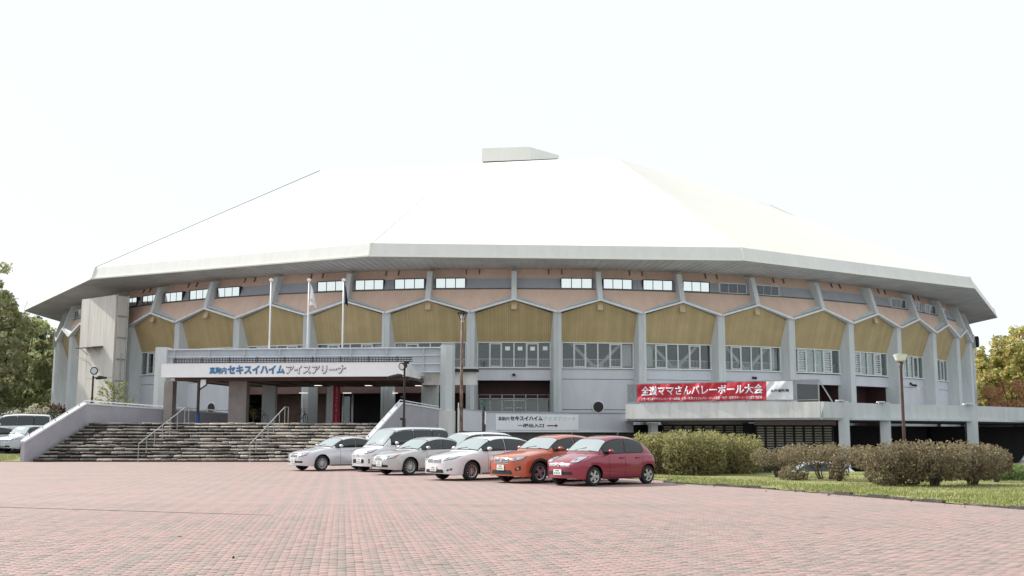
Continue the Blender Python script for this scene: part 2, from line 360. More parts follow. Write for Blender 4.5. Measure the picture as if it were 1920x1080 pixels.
def text_mesh(body, w, h, bold=.012, depth=.006):
    cu = bpy.data.curves.new('t', 'FONT'); cu.body = body; cu.size = 1; cu.offset = bold; cu.extrude = 0.0; cu.resolution_u = 3
    o = bpy.data.objects.new('t', cu); col.objects.link(o)
    bpy.context.view_layer.update()
    me = bpy.data.meshes.new_from_object(o.evaluated_get(bpy.context.evaluated_depsgraph_get()))
    bpy.data.objects.remove(o); bpy.data.curves.remove(cu)
    if not me.vertices: return None
    X = np.array([v.co[:] for v in me.vertices]); lo = X.min(0); hi = X.max(0)
    sc = np.array([w/(hi[0]-lo[0]), h/(hi[1]-lo[1])])
    for v in me.vertices: v.co.x = (v.co.x-lo[0])*sc[0]; v.co.y = (v.co.y-lo[1])*sc[1]; v.co.z = 0
    return me
def place_text(name, body, w, h, org, ux, uz, m, parent, bold=.012, warp=None, off=0., thick=.012):
    """letters standing on the plane org + x*ux + y*uz, facing ux x uz"""
    me = text_mesh(body, w, h, bold)
    ux = Vector(ux).normalized(); uz = Vector(uz).normalized(); nn = ux.cross(uz)
    bm = bmesh.new(); bm.from_mesh(me)
    g = bmesh.ops.extrude_face_region(bm, geom=bm.faces[:])
    vv = [e for e in g['geom'] if isinstance(e, bmesh.types.BMVert)]
    for v in vv: v.co.z += thick
    bm.to_mesh(me); bm.free()
    for v in me.vertices:
        x, y, z = v.co; d = off+z+(warp(x, y) if warp else 0)
        v.co = Vector(org)+ux*x+uz*y+nn*d
    me.materials.clear(); me.materials.append(m)
    return link(name, me, parent)

# ================================================================== GROUND
LOW = -1.12
def gsheet():
    n = 60; xs = np.sign(np.linspace(-1, 1, n))*np.abs(np.linspace(-1, 1, n))**2.2*900
    ys = xs.copy(); X, Y = np.meshgrid(xs, ys, indexing='ij')
    P = np.stack([X.ravel(), Y.ravel(), np.full(n*n, LOW)], 1)
    I = np.arange(n*n).reshape(n, n); F = np.stack([I[:-1, :-1].ravel(), I[1:, :-1].ravel(), I[1:, 1:].ravel(), I[:-1, 1:].ravel()], 1)
    return quads_mesh('ground', P, F, M['asphalt'])
struct(gsheet(), 'dark asphalt ground around the arena')
# brick plaza
plaza = [(-60, -150), (16, -150), (14.2, -116), (12.4, -110), (10.9, -104.3), (9.2, -100.2), (7.45, -95.9), (4.85, -91.6), (5.3, -90.2), (-3.3, -79.3), (-7.3, -73.5), (-7.6, -66.2), (-28, -67.2), (-30, -68.6), (-60, -69.0)]
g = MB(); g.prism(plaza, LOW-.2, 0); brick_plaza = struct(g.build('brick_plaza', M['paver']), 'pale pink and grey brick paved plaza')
# grass bank, right
bank = MB()
edge = [(14.35, -116), (12.5, -110), (11.0, -104.3), (9.3, -100.2), (7.55, -95.95), (4.98, -91.7), (5.4, -90.1), (-3.2, -79.2), (-7.2, -73.4)]
far = [(60, -92), (55, -88), (44, -85.6), (30, -84.5), (20, -84.0), (13, -83.6), (9, -83.0), (0, -77), (-6.4, -72.5)]
toe = [(62, -89), (57, -85), (45, -82.8), (31, -81.8), (21, -81.3), (14, -80.9), (10, -80.2), (1.5, -75), (-5.2, -71)]
def und(x, y): return .035*math.sin(x*1.3+y*.7)*math.sin(y*.9-x*.4)
P = []; F = []
NB = 10
for i in range(len(edge)):
    for j in range(NB+1):
        t = j/NB; x = edge[i][0]*(1-t)+far[i][0]*t; y = edge[i][1]*(1-t)+far[i][1]*t
        P.append((x, y, .012+(und(x, y)+.05)*min(1, 4*t)))
    P.append((toe[i][0], toe[i][1], LOW+.05))
w_ = NB+2
for i in range(len(edge)-1):
    for j in range(w_-1): F.append((i*w_+j, (i+1)*w_+j, (i+1)*w_+j+1, i*w_+j+1))
bank.add(P, F)
M['lawn'] = mk('lawn_soil', (.17, .20, .06), .95, c2=(.28, .26, .12, 1), scale=1.6, bump=.5, bscale=20, contrast=(.4, .62))
struct(bank.build('lawn', M['lawn'], smooth=True), 'lawn strip between the brick plaza and the hedge')
# kerb line, partly covered
kb = MB()
pts = [Vector(p) for p in edge[:7]]
def dens(pp, s):
    out = []
    for a, b in zip(pp[:-1], pp[1:]):
        n = max(1, int((b-a).length/s))
        out += [a+(b-a)*k/n for k in range(n)]
    return out+[pp[-1]]
kp = dens(pts, .6)
kerb = thing('kerb', 'low dark weathered edging kerb between brick plaza and lawn', 'kerb', (kp[0].x, kp[0].y, 0))
for k, (a, b) in enumerate(zip(kp[:-1], kp[1:])):
    if random.random() < .12: continue
    d = (b-a); h = random.uniform(.035, .085)
    mb = MB(kerb.location); mb.box(((a.x+b.x)/2-.03, (a.y+b.y)/2, h/2), (d.length*.97, .11, h), math.atan2(d.y, d.x)+random.uniform(-.02, .02))
    mb.build('kerb_stone', M['kerb'], kerb)
# left lawn + car park level
g = MB(); g.prism([(-75, -68.98), (-30, -68.55), (-28.3, -67.2), (-27.1, -67.6), (-26.8, -66.5), (-27.1, -65.58), (-75, -66.1)], LOW, [.03, .03, .03, .03, .2, .37, .35])
struct(g.build('lawn', M['lawn']), 'small lawn left of the steps')
cpz = lambda y: .40+(y+65)*.068
cpp = [(-95, -66.3), (-27.2, -65.6), (-26.0, -63.9), (-20.5, -56), (-36, -38), (-95, -20)]
g = MB(); g.prism(cpp, LOW-.2, [cpz(q[1]) for q in cpp])
struct(g.build('car_park', M['asphalt']), 'asphalt car park left of the arena')

# pavers as real bricks in front of the camera, the same grid as the material
cB, sB = math.cos(BA), math.sin(BA)
def cell_world(c, r):
    u = (c-.5*(r % 2))*BW; v = r*BH
    return u, v
def paver_geo(maxd):
    out = []
    vmin, vmax = -135/BH, -90/BH
    # plane coordinates: p' = Rot(-BA) p
    for r in range(int(vmin), int(vmax)):
        for c in range(int(-45/BW), int(15/BW)):
            u = (c-.5*(r % 2)+.5)*BW; v = (r+.5)*BH
            x = cB*u-sB*v; y = sB*u+cB*v
            d = y-CAM_Y
            if 11.8 < d < maxd and abs(x) < d*.476+.35: out.append((d, c, r, x, y))
    out.sort(); return out
def one_paver(z, dx, dy):
    ax, ay, h = BW*.98, BH*.955, .02
    bx, by = ax/2-.006, ay/2-.006; ax /= 2; ay /= 2
    return [(-bx, -by, z), (bx, -by, z), (bx, by, z), (-bx, by, z), (-ax, -ay, z-.006), (ax, -ay, z-.006), (ax, ay, z-.006), (-ax, ay, z-.006),
            (-ax, -ay, 0), (ax, -ay, 0), (ax, ay, 0), (-ax, ay, 0)]
PF = [(0, 1, 2, 3)]+[(4+i, 4+(i+1) % 4, (i+1) % 4, i) for i in range(4)]+[(8+i, 8+(i+1) % 4, 4+(i+1) % 4, 4+i) for i in range(4)]
cells = paver_geo(25)
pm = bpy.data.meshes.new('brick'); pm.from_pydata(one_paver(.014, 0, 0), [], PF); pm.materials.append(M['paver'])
for d, c, r, x, y in cells[:300]:
    o = link('brick', pm, brick_plaza); o.location = (x+.5*BW*0, y, random.uniform(-.003, .002)); o.rotation_euler = (random.gauss(0, .006), random.gauss(0, .003), BA)
rest = cells[300:]
base = np.array(one_paver(0, 0, 0)); Pn = []
X = np.array([[q[3], q[4]] for q in rest]); n = len(X)
bz = np.tile(base[None], (n, 1, 1)).astype(float); top = np.array([1]*8+[0]*4)
fl_ = np.clip((24.5-np.array([q[0] for q in rest]))/9, .04, 1)          # blocks lie flusher towards the worn middle of the plaza
hz_ = (.014+RNG.uniform(-.003, .003, n))*fl_; tx = RNG.normal(0, .006, n)*fl_; ty = RNG.normal(0, .013, n)*fl_
lx, ly = bz[:, :, 0].copy(), bz[:, :, 1].copy()
z = (bz[:, :, 2]+hz_[:, None]+lx*tx[:, None]+ly*ty[:, None])*top
z = np.where(top > 0, np.maximum(z, .0005), 0)
Pn = np.stack([X[:, :1]+cB*lx-sB*ly, X[:, 1:]+sB*lx+cB*ly, z+.001], 2).reshape(-1, 3)
Fn = (np.array(PF)[None]+12*np.arange(n)[:, None, None]).reshape(-1, 4)
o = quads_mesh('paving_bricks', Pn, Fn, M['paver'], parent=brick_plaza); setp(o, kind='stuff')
# long dark drain joint and leaf litter
a, b = at(0, 951, 0), at(515, 967, 0)
def ground_pt(px, py, z=0):
    d = CM @ Vector((px-960, 540-py, -F_PX)); t = (z-CAM_Z)/d.z
    return Vector((d.x*t, CAM_Y+d.y*t, z))
g = MB(); A0, A1 = ground_pt(-80, 949), ground_pt(512, 967)
g.bar((A0.x, A0.y, .006), (A1.x, A1.y, .006), .022, .012)
setp(g.build('drain_slot', M['interior'], brick_plaza))

def cards(centers, size, rnd_lo=0, rnd_hi=1, flat=0., asp=.6, size_var=.4):
    """leaf-sized quads with random tilt; returns P, F, rnd"""
    C = np.asarray(centers, float); n = len(C)
    a = RNG.normal(size=(n, 3)); a[:, 2] *= (1-flat); a /= np.linalg.norm(a, axis=1)[:, None]
    b = RNG.normal(size=(n, 3)); b[:, 2] *= (1-flat)
    b -= a*(a*b).sum(1)[:, None]; b /= np.linalg.norm(b, axis=1)[:, None]
    s = size*(1+RNG.uniform(-size_var, size_var, n))[:, None]
    a = a*s; b = b*s*asp
    P = np.stack([C-a, C-b*.9+a*.1, C+a, C+b*.9+a*.1], 1).reshape(-1, 3)
    F = np.arange(4*n).reshape(n, 4)
    return P, F, RNG.uniform(rnd_lo, rnd_hi, n)
# litter
cs = []
for px, py in ((330, 1010), (456, 1010), (430, 1053), (352, 886), (1142, 961)):
    q = ground_pt(px, py)
    for k in range(random.choice((1, 2))): cs.append((q.x+random.gauss(0, .06), q.y+random.gauss(0, .08), .03))
for k in range(160):
    t = random.random(); i = random.randrange(len(edge)-3); cs.append((edge[i][0]*(1-t)+edge[i+1][0]*t+random.gauss(-.25, .35), edge[i][1]*(1-t)+edge[i+1][1]*t, .03))
Pq, Fq, rq = cards(cs, .035, flat=.6)
setp(quads_mesh('fallen_leaves', Pq, Fq, LEAF['litter'], rq), 'few small brown leaves fallen on the paving', 'leaves', kind='stuff')
# grass blades on the lawns
def tri_blades(pts, h, w):
    C = np.asarray(pts, float); n = len(C); an = RNG.uniform(0, math.pi, n); le = RNG.normal(0, .35, (n, 2))*h
    dx = np.cos(an)*w; dy = np.sin(an)*w; hh = h*RNG.uniform(.5, 1.3, n)
    P = np.stack([C+np.stack([-dx, -dy, 0*dx], 1), C+np.stack([dx, dy, 0*dx], 1), C+np.stack([le[:, 0], le[:, 1], hh], 1)], 1).reshape(-1, 3)
    return P, np.arange(3*n).reshape(n, 3), RNG.uniform(0, 1, n)
gp = []
for i in range(len(edge)-2):
    A_, B_, Cc, D_ = map(np.array, (edge[i], edge[i+1], far[i], far[i+1]))
    area = np.linalg.norm(A_-B_)*np.linalg.norm(A_-Cc)
    nn_ = int(min(14000, area*130))
    s, t = RNG.uniform(0, 1, nn_), RNG.uniform(0, 1, nn_)**1.0
    t = t*min(1, 18/np.linalg.norm(A_-Cc))
    p = (A_[None]*(1-s)[:, None]+B_[None]*s[:, None])*(1-t)[:, None]+(Cc[None]*(1-s)[:, None]+D_[None]*s[:, None])*t[:, None]
    gp.append(np.c_[p, .03+0*t])
gp = np.concatenate(gp); patch = np.sin(gp[:, 0]*1.1+gp[:, 1]*.5)*np.sin(gp[:, 1]*1.3)+RNG.normal(0, .5, len(gp)) > -.6
P_, F_, r_ = tri_blades(gp[patch], .075, .014)
setp(quads_mesh('grass', P_, F_, LEAF['grass'], r_), 'short yellowish grass along the plaza edge', 'grass', kind='stuff')
gl_ = np.stack([RNG.uniform(-45, -27.5, 9000), RNG.uniform(-68.6, -65.9, 9000), np.zeros(9000)], 1); gl_[:, 2] = .03+(gl_[:, 1]+68.6)*.12
P_, F_, r_ = tri_blades(gl_, .09, .016)
setp(quads_mesh('grass', P_, F_, LEAF['grass'], r_), 'green grass left of the stone steps', 'grass', kind='stuff')

# ================================================================== ARENA
BAY = 7.2
arena = thing('arena_building', 'round grey and salmon ice arena with white many-sided roof and ochre hexagon panels', 'arena')
TAN = math.tan(R(BAY/2)); HW = 50.1*TAN
def rot(o, n): o.rotation_euler = (0, 0, R(BAY*n)); return o
def local_copy(o, n):
    c = o.copy(); col.objects.link(c); c.parent = o.parent; rot(c, n)
    for k in o.children:
        d = k.copy(); col.objects.link(d); d.parent = c
    return c
NV = range(-10, 11)
# column
b = MB(); b.prism([(-.45, -48.85), (-.29, -50.02), (-.02, -50.2), (0, -50.17), (.02, -50.2), (.29, -50.02), (.45, -48.85)], LOW, [10.3, 10.3, 10.42, 10.42, 10.42, 10.3, 10.3])
for z_ in (4.6, 7.2, 9.9):
    for sx in (-1, 1): b.box((sx*.17, -50.11, z_), (.05, .05, .05))
column0 = b.build('column', M['conc'], arena)
# chevron beams (two per bay), wood panel, rib, gusset
def P3(x, r, z): return (x, -r, z)
b = MB()
for s in (-1, 1):
    x0, z0, x1, z1 = s*(HW-.02), 10.30, 0, 11.22
    t = .075
    vs_ = [P3(x0, 50.22, z0-t), P3(x1, 50.26, z1-t), P3(x1, 50.26, z1+t), P3(x0, 50.22, z0+t), P3(x0, 49.5, z0-t), P3(x1, 49.6, z1-t), P3(x1, 49.6, z1+t), P3(x0, 49.5, z0+t)]
    b.add(vs_, [(0, 1, 2, 3), (7, 6, 5, 4), (0, 4, 5, 1), (3, 2, 6, 7), (0, 3, 7, 4), (1, 5, 6, 2)])
beam0 = b.build('chevron_beam', M['beam'], arena)
b = MB()
for s in (-1, 1):
    vs_ = [P3(s*(HW-.3), 50.0, 10.49), P3(0, 50.1, 11.35), P3(0, 49.36, 11.72), P3(s*(HW-.3), 49.9, 10.56)]
    b.add(vs_, [(0, 1, 2, 3)])
gus0 = b.build('ledge_flashing', M['conc'], arena, fix=False)
def wood_panel():
    me = bpy.data.meshes.new('board_cladding')
    r_ = lambda z_: 50.0-(11.1-z_)*.35
    pts_ = [(-(HW-.42), 8.2), (HW-.42, 8.2), (HW-.24, 10.2), (0, 11.12), (-(HW-.24), 10.2)]
    me.from_pydata([P3(x, r_(z_), z_) for x, z_ in pts_], [], [(0, 1, 2, 3, 4)])
    uv = me.uv_layers.new(name='uv')
    for i, (x, z_) in enumerate(pts_): uv.data[i].uv = (x+20, z_)
    me.materials.append(M['wood']); return link('board_cladding', me, arena)
wood0 = wood_panel()
b = MB(); b.box(P3(0, 49.98, 10.72), (.4, .12, .55), m=Matrix.Rotation(-.33, 3, 'X')); plate0 = b.build('vent_plate', mk('tan_plate', (.50, .39, .25), .6), arena)
b = MB()
for s in (0,):
    x = .19
    pr = [(50.2, 11.2), (49.5, 13.38), (48.3, 13.66), (49.2, 11.3)]
    vs_ = [P3(-x, *p) for p in pr]+[P3(x, *p) for p in pr]
    b.add(vs_, [(0, 1, 2, 3), (7, 6, 5, 4)]+[(i, (i+1) % 4, 4+(i+1) % 4, 4+i) for i in range(4)])
rib0 = b.build('rib', M['conc'], arena)
# upper wall (centred on the V, between two ribs)
def UP(x, z_, off=0):
    r_ = 50.0-.467*(z_-10.38)+off*.906
    return Vector((x, -r_, z_+off*.42))
b = MB()
wz = lambda z_: (50.0-.467*(z_-10.38))*TAN
vs_ = [UP(0, 10.3), UP(wz(11.3), 11.3), UP(wz(13.8), 13.8), UP(-wz(13.8), 13.8), UP(-wz(11.3), 11.3)]
b.add(vs_, [(0, 1, 2, 3, 4)]); upper0 = b.build('upper_wall', M['pink'], arena, fix=False)
def strip(mb, x0, x1, z0, z1, off, th):
    a_ = [UP(x0, z0, off), UP(x1, z0, off), UP(x1, z1, off), UP(x0, z1, off)]
    c_ = [UP(x0, z0, off-th), UP(x1, z0, off-th), UP(x1, z1, off-th), UP(x0, z1, off-th)]
    mb.add(a_+c_, [(0, 1, 2, 3), (7, 6, 5, 4), (0, 4, 5, 1), (1, 5, 6, 2), (2, 6, 7, 3), (3, 7, 4, 0)])
ZB, ZT = 12.12, 12.9
b = MB(); xx = wz(12.5)-.2
strip(b, -xx, -.02, ZB, ZT, .03, .1); strip(b, .0, xx, ZB, ZT, .033, .1); band0 = b.build('window_band', M['band'], arena)
b = MB(); strip(b, -xx, xx, ZB-.07, ZB-.005, .07, .12); bsill0 = b.build('band_sill', M['interior'], arena)
for f_ in (.42, .58):
    b = MB(); x = (f_-.5)*2*wz(13.5); strip(b, x-.035, x+.035, 13.25, 13.62, .08, .1); hb = b.build('hanger', M['brownwall'], arena)
    if f_ == .42: hang0 = hb
    else: hang1 = hb
def vstrip(mb, x0, x1, z0, z1, off, th):
    """upright piece standing in front of the leaning wall"""
    y = -(50.0-.467*(ZB-10.38))-off
    mb.box(((x0+x1)/2, y+th/2, (z0+z1)/2), (x1-x0, th, z1-z0))
def clerestory(x0, x1, bright):
    b = MB()
    vstrip(b, x0, x1, ZT-.03, ZT+.02, .05, .46); vstrip(b, x0, x1, ZB-.03, ZB+.05, .07, .2)
    for x in (x0, x1): vstrip(b, x-.025, x+.025, ZB+.05, ZT-.03, .05, .44)
    for k in (1, 2):
        x = x0+(x1-x0)*k/3; vstrip(b, x-.012, x+.012, ZB+.05, ZT-.03, .03, .04)
    fr = b.build('clerestory_window', M['dark'] if bright else M['alu'], arena)
    for k in range(3):
        xa = x0+(x1-x0)*k/3+.03; xb = x0+(x1-x0)*(k+1)/3-.03
        p = MB(); vstrip(p, xa, xb, ZB+.06, ZT-.04, .01, .02)
        p.build('pane', M['brightpane'] if bright else M['darkpane'], fr)
    return fr
win_cache = {}
def cler(m_, side, bright):
    key = (side, bright); n = m_+.5
    x0, x1 = ((-.93, -.17) if side == 'L' else (.13, .92)); x0 *= xx; x1 *= xx
    if key not in win_cache: win_cache[key] = rot(clerestory(x0, x1, bright), n); return
    local_copy(win_cache[key], n)
for i, n in enumerate(NV):
    for o, k in ((column0, n+.5), (beam0, n), (gus0, n), (wood0, n), (rib0, n), (upper0, n+.5), (band0, n+.5), (bsill0, n+.5), (hang0, n+.5), (hang1, n+.5)):
        rot(o, k) if i == 0 else local_copy(o, k)
for i, n in enumerate((-1, 0, 1, 2, 3, -4, -5, 5)):
    rot(plate0, n) if i == 0 else local_copy(plate0, n)
local_copy(column0, -10.5)
for m_, side, br in ((-6, 'L', 1), (-6, 'R', 1), (-5, 'L', 1), (-5, 'R', 1), (-4, 'L', 1), (-3, 'R', 1), (-2, 'L', 1), (-2, 'R', 1), (-1, 'L', 1), (0, 'R', 1), (1, 'L', 1), (1, 'R', 1), (2, 'L', 1), (2, 'R', 0), (3, 'L', 0), (5, 'R', 0), (6, 'L', 0), (6, 'R', 0), (7, 'L', 0), (-8, 'L', 0)):
    cler(m_, side, br)
# lower windows
RW = 48.95; XW = HW-.47
def lower_window():
    b = MB(); y = -RW-.03
    b.box((0, y, 8.16), (2*XW, .14, .07)); b.box((0, y-.03, 6.31), (2*XW+.1, .2, .09))
    for k in range(7):
        x = -XW+2*XW*k/6; b.box((max(-XW+.03, min(XW-.03, x)), y, 7.235), (.05 if k % 3 else .075, .12, 1.76))
    for k in (1, 4):
        x0 = -XW+2*XW*k/6; w = 2*XW/6
        for zz in (6.42, 8.06): b.box((x0+w/2, y-.02, zz), (w-.07, .1, .06))
        for xs_ in (.065, w-.065): b.box((x0+xs_, y-.02, 7.24), (.045, .1, 1.58))
    fr = b.build('window', M['alu'], arena)
    for k in range(6):
        x0 = -XW+2*XW*k/6+.04; x1 = -XW+2*XW*(k+1)/6-.04
        p = MB(); p.box(((x0+x1)/2, -RW, 7.24), (x1-x0, .012, 1.72)); p.build('pane', M['pane'], fr)
    return fr
lw0 = lower_window()
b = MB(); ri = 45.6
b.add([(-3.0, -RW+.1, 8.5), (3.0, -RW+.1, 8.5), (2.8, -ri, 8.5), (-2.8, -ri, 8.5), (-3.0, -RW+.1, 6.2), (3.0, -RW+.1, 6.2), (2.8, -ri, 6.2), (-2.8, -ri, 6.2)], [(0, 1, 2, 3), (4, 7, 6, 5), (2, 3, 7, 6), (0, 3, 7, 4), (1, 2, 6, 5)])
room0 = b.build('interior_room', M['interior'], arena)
b = MB()
for s in (-1, 1): b.bar((s*.25, -48.3, 6.55), (s*1.95, -48.3, 8.25), .22, .22)
b.box((0, -48.3, 6.42), (1.0, .35, .36)); brace0 = b.build('brace', M['beam'], arena)
b = MB()
b.box((0, -48.6, 6.98), (2*XW-.1, .04, .045)); b.box((0, -48.6, 6.45), (2*XW-.1, .03, .03))
for k in range(46): b.box((-XW+.15+k*(2*XW-.3)/45, -48.6, 6.7), (.022, .022, .54))
rail0 = b.build('indoor_railing', M['alu'], arena)
louvs = []
for k in (1, 4):
    b = MB(); x0 = -XW+2*XW*k/6; w = 2*XW/6
    for j in range(9): b.box((x0+w/2, -49.03, 6.5+j*.18), (w-.14, .04, .055), m=Matrix.Rotation(.4, 3, 'X'))
    louvs.append(b.build('louvre', M['alu'], arena))
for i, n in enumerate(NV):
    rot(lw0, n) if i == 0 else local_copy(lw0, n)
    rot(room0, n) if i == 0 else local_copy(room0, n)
    rot(rail0, n) if i == 0 else local_copy(rail0, n)
for i, n in enumerate((-5, -3, -2, -1, 1, 2, 3, 6, 7)): rot(brace0, n) if i == 0 else local_copy(brace0, n)
for lv in louvs: rot(lv, 4); local_copy(lv, 5)
# pale pleated sheets added behind a few panes, standing in for reflections
for n, ks in ((1, (5,)), (-2, (4, 5)), (2, (0,)), (3, (5,)), (-1, (0,))):
    for k in ks:
        x = -XW+2*XW*(k+.5)/6; b = MB()
        for j in range(7): b.box((x-.33+j*.11, -48.62-.02*(j % 2), 7.3), (.10, .02, 1.6))
        rot(b.build('reflection_sheet', M['pconc'], arena), n)
# papers behind the glass, bay 0
for k in (2, 3, 4, 5):
    x = -XW+2*XW*(k+.5)/6; b = MB(); b.box((x+.02*k-.06, -RW-.012, 7.72+random.uniform(-.01, .01)), (.34, .008, .28)); b.build('paper_notice', M['whitecloth'], arena)
# spandrel + lower walls
def plain_wall(z0=LOW):
    b = MB(); x = HW-.4
    b.box((0, -RW+.06, 5.88), (2*x, .2, .72))
    b.box((0, -RW+.07, (5.5+3.3)/2), (2*x, .2, 2.17))
    b.box((0, -RW+.07, (3.27+z0)/2), (2*x, .2, 3.27-z0))
    return b
pw0 = plain_wall().build('lower_wall', M['wall'], arena)
pl = [n for n in NV if n not in (-3, -2, -1, 0, 4, 5)]
for i, n in enumerate(pl): rot(pw0, n) if i == 0 else local_copy(pw0, n)
b = MB(); x = HW-.4
b.box((0, -RW+.06, 5.8), (2*x, .2, .8)); sp0 = b.build('spandrel_wall', M['wall'], arena)
for i, n in enumerate((-3, -2, -1, 0, 4, 5)): rot(sp0, n) if i == 0 else local_copy(sp0, n)
# recessed doorways (bays 0, 4, 5)
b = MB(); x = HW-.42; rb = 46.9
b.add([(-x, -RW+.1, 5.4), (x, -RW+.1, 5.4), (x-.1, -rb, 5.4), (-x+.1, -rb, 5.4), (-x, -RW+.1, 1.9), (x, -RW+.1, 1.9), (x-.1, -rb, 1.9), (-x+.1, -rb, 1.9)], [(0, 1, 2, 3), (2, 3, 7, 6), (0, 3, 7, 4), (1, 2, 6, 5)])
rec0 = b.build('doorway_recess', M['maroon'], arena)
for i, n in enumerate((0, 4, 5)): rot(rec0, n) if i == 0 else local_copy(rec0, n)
def doors():
    b = MB(); y = -rb-.15
    b.box((0, y, 4.12), (2*x-.15, .1, .08)); b.box((0, y, 4.42), (2*x-.15, .03, .03))
    for k in range(7):
        X_ = -x+.08+(2*x-.16)*k/6; b.box((X_, y, (1.9+4.45)/2), (.07, .1, 2.55))
    b.box((0, y-.02, 3.98), (1.55, .12, .06))
    for s in (-1, 1): b.box((s*.4, y-.08, 3.45), (.5, .04, .05))
    fr = b.build('glass_doors', M['alu'], arena)
    for k in range(6):
        X_ = -x+.08+(2*x-.16)*(k+.5)/6; p = MB(); p.box((X_, y+.02, 3.0), ((2*x-.16)/6-.08, .012, 2.1)); p.build('pane', M['pane'], fr)
    return fr
doors()
b = MB(); b.box((-2.2, -rb-.22, 3.75), (.34, .01, .34), m=Matrix.Rotation(.78, 3, 'Y')); b.build('green_sticker', mk('green_sticker_vinyl', (.15, .42, .33), .5), arena)
# portholes
def porthole(n):
    b = MB(); k = 24; cz = 3.5
    ring = [(math.cos(a_)*.43, math.sin(a_)*.43) for a_ in np.linspace(0, 2*math.pi, k, endpoint=False)]
    b.tube([(0, -RW-.10, cz), (0, -RW-.02, cz)], .45, k)
    f_ = b.build('porthole_window', M['alu'], arena)
    p = MB(); p.tube([(0, -RW-.115, cz), (0, -RW-.1, cz)], .38, k); p.build('pane', M['dark'], f_)
    rot(f_, n)
porthole(1); porthole(-4)
# unseen dark core drum added to block light, and basement walls
b = MB()
ring = [(44.5*math.sin(R(a_)), -44.5*math.cos(R(a_))) for a_ in range(0, 360, 6)]
b.prism(ring, LOW, 13.55); b.build('light_block_drum', M['interior'], arena)
b = MB()
pb = [(50.6*math.sin(R(a_)), -50.6*math.cos(R(a_))) for a_ in range(-14, 92, 4)]
b.wall(pb, .2, LOW, 2.2); b.build('basement_wall', M['dark'], arena)
b = MB(); b.wall([(34.5, -37.5), (45.4, -39.2), (52, -28)], .2, LOW, 2.2); b.build('basement_wall', M['dark'], arena)

# entrance hall recess behind bays -3..-1
b = MB()
aa = [BAY*(-3.5+k*.25) for k in range(13)]
out_ = [(48.9*math.sin(R(a_)), -48.9*math.cos(R(a_))) for a_ in aa]; inn = [(44.62*math.sin(R(a_)), -44.62*math.cos(R(a_))) for a_ in aa]
poly = out_+inn[::-1]
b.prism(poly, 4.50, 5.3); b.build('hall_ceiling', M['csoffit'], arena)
b = MB(); b.prism(poly, 1.7, 2.2); b.build('hall_floor', M['asphalt'], arena)
def arcw(a0, a1, r_, z0, z1, m, name, th=.12):
    b = MB(); b.wall([(r_*math.sin(R(a_)), -r_*math.cos(R(a_))) for a_ in np.linspace(a0, a1, 5)], th, z0, z1); return b.build(name, m, arena)
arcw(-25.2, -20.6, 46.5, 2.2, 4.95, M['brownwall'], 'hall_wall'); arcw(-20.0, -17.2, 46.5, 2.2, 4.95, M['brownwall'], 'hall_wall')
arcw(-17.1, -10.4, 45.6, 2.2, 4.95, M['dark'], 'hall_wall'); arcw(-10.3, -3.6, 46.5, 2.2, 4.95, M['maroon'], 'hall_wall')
dx = at(654, 770, -45.1); b = MB()
for s in (-1, 1): b.box((dx.x+s*.36, dx.y-.6, 3.35), (.13, .1, 2.3))
b.box((dx.x, dx.y-.6, 4.56), (.85, .1, .14)); b.box((dx.x, dx.y-.6, 2.3), (.7, .1, .2))
dd = b.build('hall_door', M['alu'], arena)
b = MB(); b.box((dx.x, dx.y-.55, 3.4), (.6, .02, 2.15)); b.build('pane', M['pane'], dd)
for (x0, x1, Yd) in ((492, 517, -52.5), (612, 625, -51.2), (790, 822, -52)):
    p0, p1 = at(x0, 780, Yd), at(x1, 780, Yd); b = MB(); b.box(((p0.x+p1.x)/2, Yd, 3.6), (p1.x-p0.x, .6, 3.3)); b.build('hall_pillar', M['conc'], arena)

# ---- roof
AV = [-70.6, -40.3, -11.1, 18.1, 47.8, 76.5, 106.3, 136.2, 166.3, -163.6, -132.5, -101.5]
def ringp(r_, z_): return [Vector((r_*math.sin(R(a_)), -r_*math.cos(R(a_)), z_)) for a_ in AV]
EZ, FZ = 14.0, 14.98
lo, up, tp = ringp(53.3, EZ), ringp(53.0, FZ), ringp(30.0, 27.45)
for i in range(0, 12, 2): tp[i] = (tp[i-1]+tp[(i+1) % 12])/2
ctr = Vector((0, 0, 31.8))
for i in range(12):
    j = (i+1) % 12
    b = MB(); G_ = 10
    b.add([up[i].lerp(up[j], u_/G_).lerp(tp[i].lerp(tp[j], u_/G_), v_/G_) for u_ in range(G_+1) for v_ in range(G_+1)],
          [(u_*(G_+1)+v_, (u_+1)*(G_+1)+v_, (u_+1)*(G_+1)+v_+1, u_*(G_+1)+v_+1) for u_ in range(G_) for v_ in range(G_)])
    b.build('roof_slope', M['roof'], arena, smooth=True, fix=False)
    b = MB(); b.add([tp[i], tp[j], ctr], [(0, 1, 2)]); b.build('roof_cap', M['roof'], arena, fix=False)
    b = MB(); d_ = (lo[j]-lo[i]).normalized(); nrm = Vector((d_.y, -d_.x, 0))
    b.add([lo[i], lo[j], up[j], up[i]], [(0, 1, 2, 3)])
    f_ = b.build('fascia', M['fascia'], arena, fix=False)
    b = MB(); b.bar(lo[i]+nrm*.03, lo[j]+nrm*.03, .1, .1); b.build('eave_trim', M['trim'], arena)
    b = MB(); b.bar(lo[i]+nrm*.02, up[i]+nrm*.02, .1, .1); b.build('corner_trim', M['trim'], arena)
    b = MB(); b.bar(up[i]+Vector((0, 0, .005)), tp[i]+Vector((0, 0, .005)), .2, .03 if i != 1 else .07); b.build('hip_cap', M['roof'] if i != 1 else M['band'], arena)
